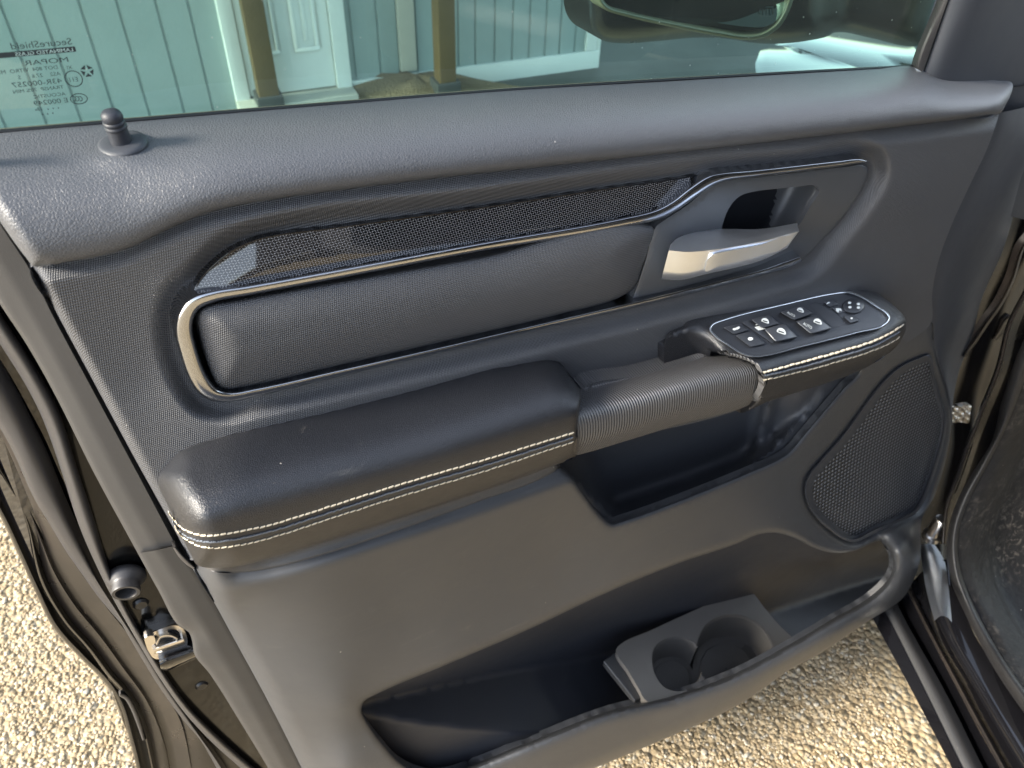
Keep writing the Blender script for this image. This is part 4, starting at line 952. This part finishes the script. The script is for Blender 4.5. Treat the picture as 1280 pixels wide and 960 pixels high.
# black-painted pillar foot; silver metal stands in for its sky reflection
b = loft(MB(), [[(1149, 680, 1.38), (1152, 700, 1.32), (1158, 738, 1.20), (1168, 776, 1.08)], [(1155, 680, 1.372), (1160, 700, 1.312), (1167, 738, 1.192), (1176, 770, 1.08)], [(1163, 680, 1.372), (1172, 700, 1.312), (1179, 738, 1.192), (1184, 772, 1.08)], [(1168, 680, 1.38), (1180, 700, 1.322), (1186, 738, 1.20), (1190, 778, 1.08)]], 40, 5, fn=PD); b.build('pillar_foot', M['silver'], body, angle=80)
b = MB(); b.lathe(P(1163., 672., .10), [(.0001, .052), (.010, .052), (.0115, .050), (.0115, .012), (.015, .010), (.015, 0), (.0001, 0)], (0, 1, 0), 28); b.build('hinge_barrel', M['zinc'], body, angle=50)
def WL(p): return DL @ (np.array(p, float)-[0, 0, CAMH])+[0, 0, D]-BASE
def wbox(mb, x0, x1, y0, y1, z0, z1, mi=0):
    v = [WL((x, y, z)) for x in (x0, x1) for y in (y0, y1) for z in (z0, z1)]
    mb.add(v, [(0, 1, 3, 2), (4, 6, 7, 5), (0, 4, 5, 1), (2, 3, 7, 6), (0, 2, 6, 4), (1, 5, 7, 3)], mi)
b = MB(); wbox(b, .85, 2.3, -1.5, .72, 1.86, 1.93); b.build('roof', M['paint'], body, bevel=.02)  # roof through cab floor: unseen truck parts, added to block sky and darken reflections
b = MB(); wbox(b, .70, .80, -.46, -.30, .5, 1.88); b.build('centre_pillar', M['lip'], body, bevel=.02)
rd = MB(); wbox(rd, .66, .76, -1.45, -.465, .48, 1.26); rd = rd.build('rear_door', M['paint'], body, bevel=.03)
b = MB(); wbox(b, .74, .75, -1.42, -.47, 1.262, 1.84); b.build('rear_window', M['void'], rd)
b = MB(); wbox(b, .64, .76, -3.2, -1.47, .6, 1.36); b.build('bed_side', M['paint'], body, bevel=.04)
b = MB(); wbox(b, 2.25, 2.32, -1.5, .9, .45, 1.86); wbox(b, .8, 2.2, -1.5, -1.44, .45, 1.86); wbox(b, 1.0, 2.2, .75, .95, .6, 1.2); b.build('cab_interior', M['lip'], body, bevel=.02)
b = MB(); wbox(b, .95, 1.5, -.45, .1, .75, .95); wbox(b, .95, 1.5, -.62, -.44, .80, 1.65); b.build('driver_seat', M['leather'], body, bevel=.05)
b = MB(); wbox(b, .95, 2.2, -1.4, .6, .42, .46); b.build('cab_floor', M['mat'], body)
# hood and front wing seen through the glass
def WQ(px, py, depth):  # world point: straight along the ray until `depth` metres ahead, then in the body frame
    r = rloc(float(px), float(py)); t = depth/F; p = r*t; p[2] += D; return p-BASE
b = MB(); rows = []
for (x0, y0, d0), (x1, y1, d1) in (((1180, 98, 2.0), (1040, 96, 2.6)), ((1170, 84, 2.05), (990, 86, 2.6)), ((1150, 70, 2.2), (962, 57, 2.75)), ((1142, 58, 2.35), (1035, 44, 2.9)), ((1160, 50, 2.5), (1040, 30, 3.1)), ((1260, 20, 2.8), (1120, 5, 3.4))):
    rows.append([WQ(x0*(1-k)+x1*k, y0*(1-k)+y1*k, d0*(1-k)+d1*k) for k in np.linspace(0, 1, 12)])
b.grid(rows); b.build('hood', M['paint'], body, angle=80)
b = MB(); rows = []
for (x0, y0, d0), (x1, y1, d1) in (((1090, 92, 2.0), (946, 100, 2.3)), ((1075, 86, 2.1), (944, 80, 2.4)), ((1040, 74, 2.25), (950, 64, 2.5)), ((1000, 61, 2.4), (962, 56.5, 2.6)), ((985, 58, 2.55), (968, 56, 2.65))):
    rows.append([WQ(x0*(1-k)+x1*k, y0*(1-k)+y1*k, d0*(1-k)+d1*k) for k in np.linspace(0, 1, 12)])
b.grid(rows); b.build('front_wing', M['paint'], body, angle=80)

# ================================================================== WORLD OUTSIDE
def ground_mat():
    t = NT('gravel'); 
    k = t.n('ShaderNodeTexVoronoi'); k.inputs['Scale'].default_value = 85; t.lk(t.co, k.inputs['Vector'])
    x = t.n('ShaderNodeSeparateColor'); t.lk(k.outputs['Color'], x.inputs[0])
    base = t.ramp(x.outputs[0], [(0, (.20, .15, .08)), (.3, (.30, .23, .13)), (.6, (.36, .29, .18)), (.85, (.42, .36, .26)), (1, (.28, .27, .23))])
    base = t.mix(t.ramp(k.outputs['Distance'], [(.35, 0), (.75, .6)]), base, (.20, .14, .07))
    base = t.mix(t.math('MULTIPLY', t.noise(2.2, 4), .5), base, (.36, .30, .20))
    h = t.math('SUBTRACT', 1, k.outputs['Distance'])
    t.lk(t.bump(t.noise(300, 3), .001, 1, t.bump(h, .008)), t.b.inputs['Normal'])
    return t.set(Base_Color=base, Roughness=.8)
b = MB(); b.add([(-150, -150, 0), (150, -150, 0), (150, 150, 0), (-150, 150, 0)], [(0, 1, 2, 3)])
g = b.build('ground', ground_mat(), None, smooth=False); g['kind'] = 'structure'; g['label'] = 'pale tan gravel ground under the open truck door'
def asph():
    t = NT('old_asphalt'); base = t.ramp(t.noise(1.6, 6, .62), [(.3, (.03, .031, .03)), (.55, (.07, .073, .07)), (.75, (.15, .157, .15))])
    base = t.mix(t.math('MULTIPLY', t.noise(120, 3), .5), base, (.10, .10, .095))
    t.lk(t.bump(t.noise(140, 4), .004), t.b.inputs['Normal'])
    return t.set(Base_Color=base, Roughness=.75)
b = MB(); b.add([(-20, 1.7, .004), (30, 1.9, .004), (30, 40, .004), (-20, 40, .004)], [(0, 1, 2, 3)])
g = b.build('driveway', asph(), None, smooth=False); g['kind'] = 'structure'; g['label'] = 'grey blotchy asphalt driveway beside the house'
# pebbles
def pebbles():
    import bmesh
    bm = bmesh.new(); bmesh.ops.create_icosphere(bm, subdivisions=2, radius=1)
    V0 = np.array([v.co[:] for v in bm.verts]); F0 = np.array([[v.index for v in f.verts] for f in bm.faces]); bm.free()
    zs = [(-1.35, -.15, .25, 1.15), (.05, .75, .05, 1.0)]
    VV = []; FF = []; o = 0
    for (x0, x1, y0, y1) in zs:
        n = int((x1-x0)*(y1-y0)*22000)
        for i in range(n):
            p = np.array([rng.uniform(x0, x1), rng.uniform(y0, y1), 0]); s_ = rng.uniform(.0015, .0042)*(1.35 if rng.random() < .12 else 1)
            a = rng.uniform(0, 6.28); ca, sa = math.cos(a), math.sin(a)
            k = np.array([1, rng.uniform(.65, 1), rng.uniform(.35, .6)])*s_
            v = V0*(1+.22*np.sin(V0[:, [1, 2, 0]]*rng.uniform(1.5, 3.5, 3)+rng.uniform(0, 6, 3)))*k
            v = np.stack([v[:, 0]*ca-v[:, 1]*sa, v[:, 0]*sa+v[:, 1]*ca, v[:, 2]], -1)+p+[0, 0, s_*rng.uniform(-.1, .5)]
            VV.append(v); FF.append(F0+o); o += len(v)
    me = bpy.data.meshes.new('gravel'); VV = np.concatenate(VV); FF = np.concatenate(FF)
    me.vertices.add(len(VV)); me.vertices.foreach_set('co', VV.ravel().astype(np.float32))
    me.loops.add(FF.size); me.loops.foreach_set('vertex_index', FF.ravel().astype(np.int32))
    me.polygons.add(len(FF)); me.polygons.foreach_set('loop_start', (np.arange(len(FF))*3).astype(np.int32))
    me.update(calc_edges=True); me.shade_smooth()
    t = NT('pebble_stone')
    gi = t.n('ShaderNodeNewGeometry')
    base = t.ramp(gi.outputs['Random Per Island'], [(0, (.17, .13, .08)), (.18, (.28, .215, .125)), (.5, (.355, .285, .18)), (.8, (.42, .355, .25)), (.93, (.48, .45, .38)), (1, (.27, .27, .24))])
    base = t.mix(t.math('MULTIPLY', t.noise(220, 4), .4), base, (.40, .30, .18))
    me.materials.append(t.set(Base_Color=base, Roughness=.7))
    o = bpy.data.objects.new('gravel', me); COL.objects.link(o)
    o['kind'] = 'stuff'; o['label'] = 'loose pale tan pebbles covering the ground below the door'; o['category'] = 'gravel'
pebbles()

# house
AH = R(25)
hd_ = Vector((math.cos(AH), math.sin(AH), 0)); hn = Vector((math.sin(AH), -math.cos(AH), 0))
corner = WG(741, 84)
def HS(px, py, out=0.0):                                              # (along, height) on the wall plane
    r = Vector(ray(float(px), float(py))); o = Vector((0, 0, CAMH)); a = corner+hn*out
    t = (a-o).dot(hn)/r.dot(hn); p = o+r*t
    return ((p-corner).dot(hd_), p.z)
def simple_wall(name, col, rough=.7, bumps=.001, grime=.25):
    t = NT(name); base = t.mix(t.math('MULTIPLY', t.ramp(t.noise(5, 6, .65), [(.4, 0), (.75, 1)]), grime), col, tuple(x*.6 for x in col))
    base = t.mix(t.math('MULTIPLY', t.noise(60, 3), .25), base, tuple(x*.8 for x in col))
    t.lk(t.bump(t.noise(90, 4, .6), bumps), t.b.inputs['Normal'])
    return t.set(Base_Color=base, Roughness=rough)
HM = {'siding': simple_wall('painted_siding', (.30, .36, .36)), 'white': simple_wall('white_trim_paint', (.78, .80, .78), .5, .0006, .2),
      'wood': simple_wall('golden_brown_wood', (.12, .075, .028), .6, .002, .6), 'board': simple_wall('weathered_board', (.50, .47, .42)),
      'dark': simple_wall('dark_skirting', (.05, .05, .05)), 'soil': simple_wall('brown_soil', (.18, .13, .08), .9, .01)}
hM = Matrix.Translation(corner) @ Matrix([[hd_.x, hn.x, 0, 0], [hd_.y, hn.y, 0, 0], [0, 0, 1, 0], [0, 0, 0, 1]])
house = root('house', 'pale blue-grey house wall with grooved siding and a white door, seen through the window', 'house', mat=hM)
tops = 5.6  # wall carried up out of view to block sky in reflections
gro = sorted([HS(x, 60)[0] for x in (441, 474, 573, 594, 618, 640, 661, 681, 699, 718)]+[HS(x, 50)[0] for x in (18, 66, 114, 160, 207, 246)]+[HS(x, 50)[0] for x in (498, 520)])
more = []; s_ = gro[0]
while s_ > -6: s_ -= .145; more.append(s_)
gro = sorted(more+gro)
dl = HS(296, 110)[0]; dr = HS(428, 100)[0]
s0, s1 = -6.0, 0.0; b = MB(); pr = [(s0, 0)]
for g_ in gro:
    if s0+.02 < g_ < s1-.02: pr += [(g_-.006, 0), (g_-.003, -.008), (g_+.003, -.008), (g_+.006, 0)]
pr += [(s1, 0)]
pr = [p for p in pr]
b.grid([[(s, o, .02) for s, o in pr], [(s, o, tops) for s, o in pr]])
b.add([(s1, 0, 0), (s1, -6, 0), (s1, -6, tops), (s1, 0, tops)], [(0, 1, 2, 3)])
b.build('siding_wall', HM['siding'], house, smooth=False)
ht = HS(740, 62)[1]
b = MB()
x0 = HS(440, 112)[0]
b.box(((x0+.02)/2, .012, ht/2), abs(x0)+.02, .022, ht); b.build('base_board', HM['white'], house, smooth=False, bevel=.002)
b = MB(); b.box((-.03, .010, tops/2+ht/2+.002), .06, .020, tops-ht); b.box((.012, -.05, tops/2), .02, .14, tops); b.build('corner_trim', HM['white'], house, smooth=False, bevel=.002)
# house door
zl = HS(352, 113)[1]; zl = max(zl, .04)
dW0 = HS(300, 60)[0]; dW1 = HS(412, 50)[0]
b = MB(); b.box(((dW0+dW1)/2, .014, zl+1.02), dW1-dW0, .026, 2.04)
hdoor = b.build('entry_door', HM['white'], house, smooth=False, bevel=.003)
pL = HS(364, 40)[0]; pR = HS(396, 40)[0]; pz = HS(378, 62)[1]
def panel(x0, x1, z0, z1):
    b = MB()
    for (a, c, d, e) in ((x0, x1, z0, z0+.018), (x0, x1, z1-.018, z1)): b.box(((a+c)/2, .031, (d+e)/2), c-a, .010, e-d)
    for a in (x0+.009, x1-.009): b.box((a, .031, (z0+z1)/2), .018, .010, z1-z0-.036)
    b.box(((x0+x1)/2, .029, (z0+z1)/2), x1-x0-.09, .012, z1-z0-.09)
    b.build('door_panel', HM['white'], hdoor, smooth=False, bevel=.003)
wd = pR-pL
panel(pL, pR, pz, pz+.62); panel(pL, pR, pz+.74, pz+1.4)
q1 = dW0+(dW1-pR); panel(q1, q1+wd, pz, pz+.62); panel(q1, q1+wd, pz+.74, pz+1.4)
b = MB(); jl = HS(280, 60)[0]; jr = HS(432, 50)[0]
b.box(((jl+dW0)/2, .022, 1.1), dW0-jl-.004, .044, 2.2); b.box(((jr+dW1)/2, .022, 1.1), jr-dW1-.004, .044, 2.2); b.box(((jl+jr)/2, .021, 2.27), jr-jl, .042, .12)
b.build('door_frame', HM['white'], house, smooth=False, bevel=.003)
b = MB(); b.box(((jl+jr)/2, .07, zl/2), jr-jl, .14, zl-.01); b.build('threshold', HM['board'], house, smooth=False, bevel=.004)
bl = HS(496, 40)[0]; br = HS(516, 40)[0]; bz_ = HS(505, 86)[1]
b = MB(); b.box(((bl+br)/2, .02, bz_+.8), br-bl, .03, 1.6); b.build('wall_board', HM['board'], house, smooth=False, bevel=.002)
b = MB(); b.box((-2.6, .75, 2.72), 5.6, 1.5, .10)
for i_ in range(8): b.box((-5.2+i_*.74, .75, 2.64), .045, 1.46, .058)
b.box((-2.6, 1.47, 2.60), 5.6, .06, .16)
b.build('porch_roof', HM['wood'], house, smooth=False)  # unseen roof implied by the posts, added to block sky
# porch posts
for nm, xa, lab in (('porch_post', 341, 'brown wooden porch post in front of the white house door'), ('porch_post', 557.5, 'brown wooden porch post beside the grey board on the siding')):
    p = WG(xa, 150 if xa < 400 else 132)
    o = root(nm, lab, 'post', mat=Matrix.Translation((p.x, p.y, 0)) @ Matrix.Rotation(AH, 4, 'Z')); o['group'] = 'wooden porch posts'
    b = MB(); b.box((0, 0, 1.25), .085 if xa < 400 else .078, .085, 2.5); b.build('post_shaft', HM['wood'], o, smooth=False, bevel=.005)
    b = MB(); b.box((0, 0, .06), .11, .11, .12); b.build('post_foot', HM['dark'], o, smooth=False, bevel=.004)
c_ = WG(520, 122); b = MB()
rows = []
for r_, h_ in ((.001, .10), (.12, .09), (.25, .05), (.36, .01), (.40, -.01)):
    rows.append([(c_.x+math.cos(a)*r_*1.7*(1+.1*math.sin(a*5)), c_.y+math.sin(a)*r_*.7, h_+.01*math.sin(a*7)) for a in np.linspace(0, 2*math.pi, 30, endpoint=False)])
b.grid(rows, 0, close=True); g = b.build('soil_heap', HM['soil']); g['label'] = 'low heap of brown soil against the house base board'; g['category'] = 'soil heap'
def dm(): pass

# ================================================================== CAMERA, LIGHT
cam = bpy.data.cameras.new('camera'); co_ = bpy.data.objects.new('camera', cam); COL.objects.link(co_)
Wc = C2W
co_.matrix_world = Matrix([[Wc[0][0], Wc[0][1], Wc[0][2], 0], [Wc[1][0], Wc[1][1], Wc[1][2], 0], [Wc[2][0], Wc[2][1], Wc[2][2], CAMH], [0, 0, 0, 1]])
cam.sensor_width = 36; cam.lens = F/1280*36; cam.clip_start = .01; cam.clip_end = 1000
cam.dof.use_dof = True; cam.dof.focus_distance = .62; cam.dof.aperture_fstop = 12.0
sc.camera = co_
SUN_EL = R(30); k_n = -.07
sh = np.array([-math.cos(AZ), -math.sin(AZ)])+k_n*np.array([math.sin(AZ), -math.cos(AZ)]); sh /= np.linalg.norm(sh)
sd = Vector((sh[0]*math.cos(SUN_EL), sh[1]*math.cos(SUN_EL), math.sin(SUN_EL)))
L = bpy.data.lights.new('sun', 'SUN'); L.energy = 2.9; L.angle = R(14); L.color = (1, .91, .77)
lo_ = bpy.data.objects.new('sun', L); COL.objects.link(lo_); lo_.rotation_euler = sd.to_track_quat('Z', 'Y').to_euler(); lo_.location = (0, 0, 6)
w = bpy.data.worlds.new('World'); sc.world = w; w.use_nodes = True
nt = w.node_tree; sky = nt.nodes.new('ShaderNodeTexSky'); sky.sky_type = 'NISHITA'; sky.sun_disc = False
sky.sun_elevation = SUN_EL; sky.sun_rotation = math.atan2(sd.x, sd.y)
hs_ = nt.nodes.new('ShaderNodeHueSaturation'); hs_.inputs['Saturation'].default_value = .55
nt.links.new(sky.outputs[0], hs_.inputs['Color']); nt.links.new(hs_.outputs[0], nt.nodes['Background'].inputs[0]); nt.nodes['Background'].inputs[1].default_value = .15
sc.render.engine = 'CYCLES'
sc.view_settings.view_transform = 'Standard'; sc.view_settings.look = 'None'; sc.view_settings.exposure = 2.15; sc.view_settings.gamma = 1
sc.render.resolution_x = 1024; sc.render.resolution_y = 768
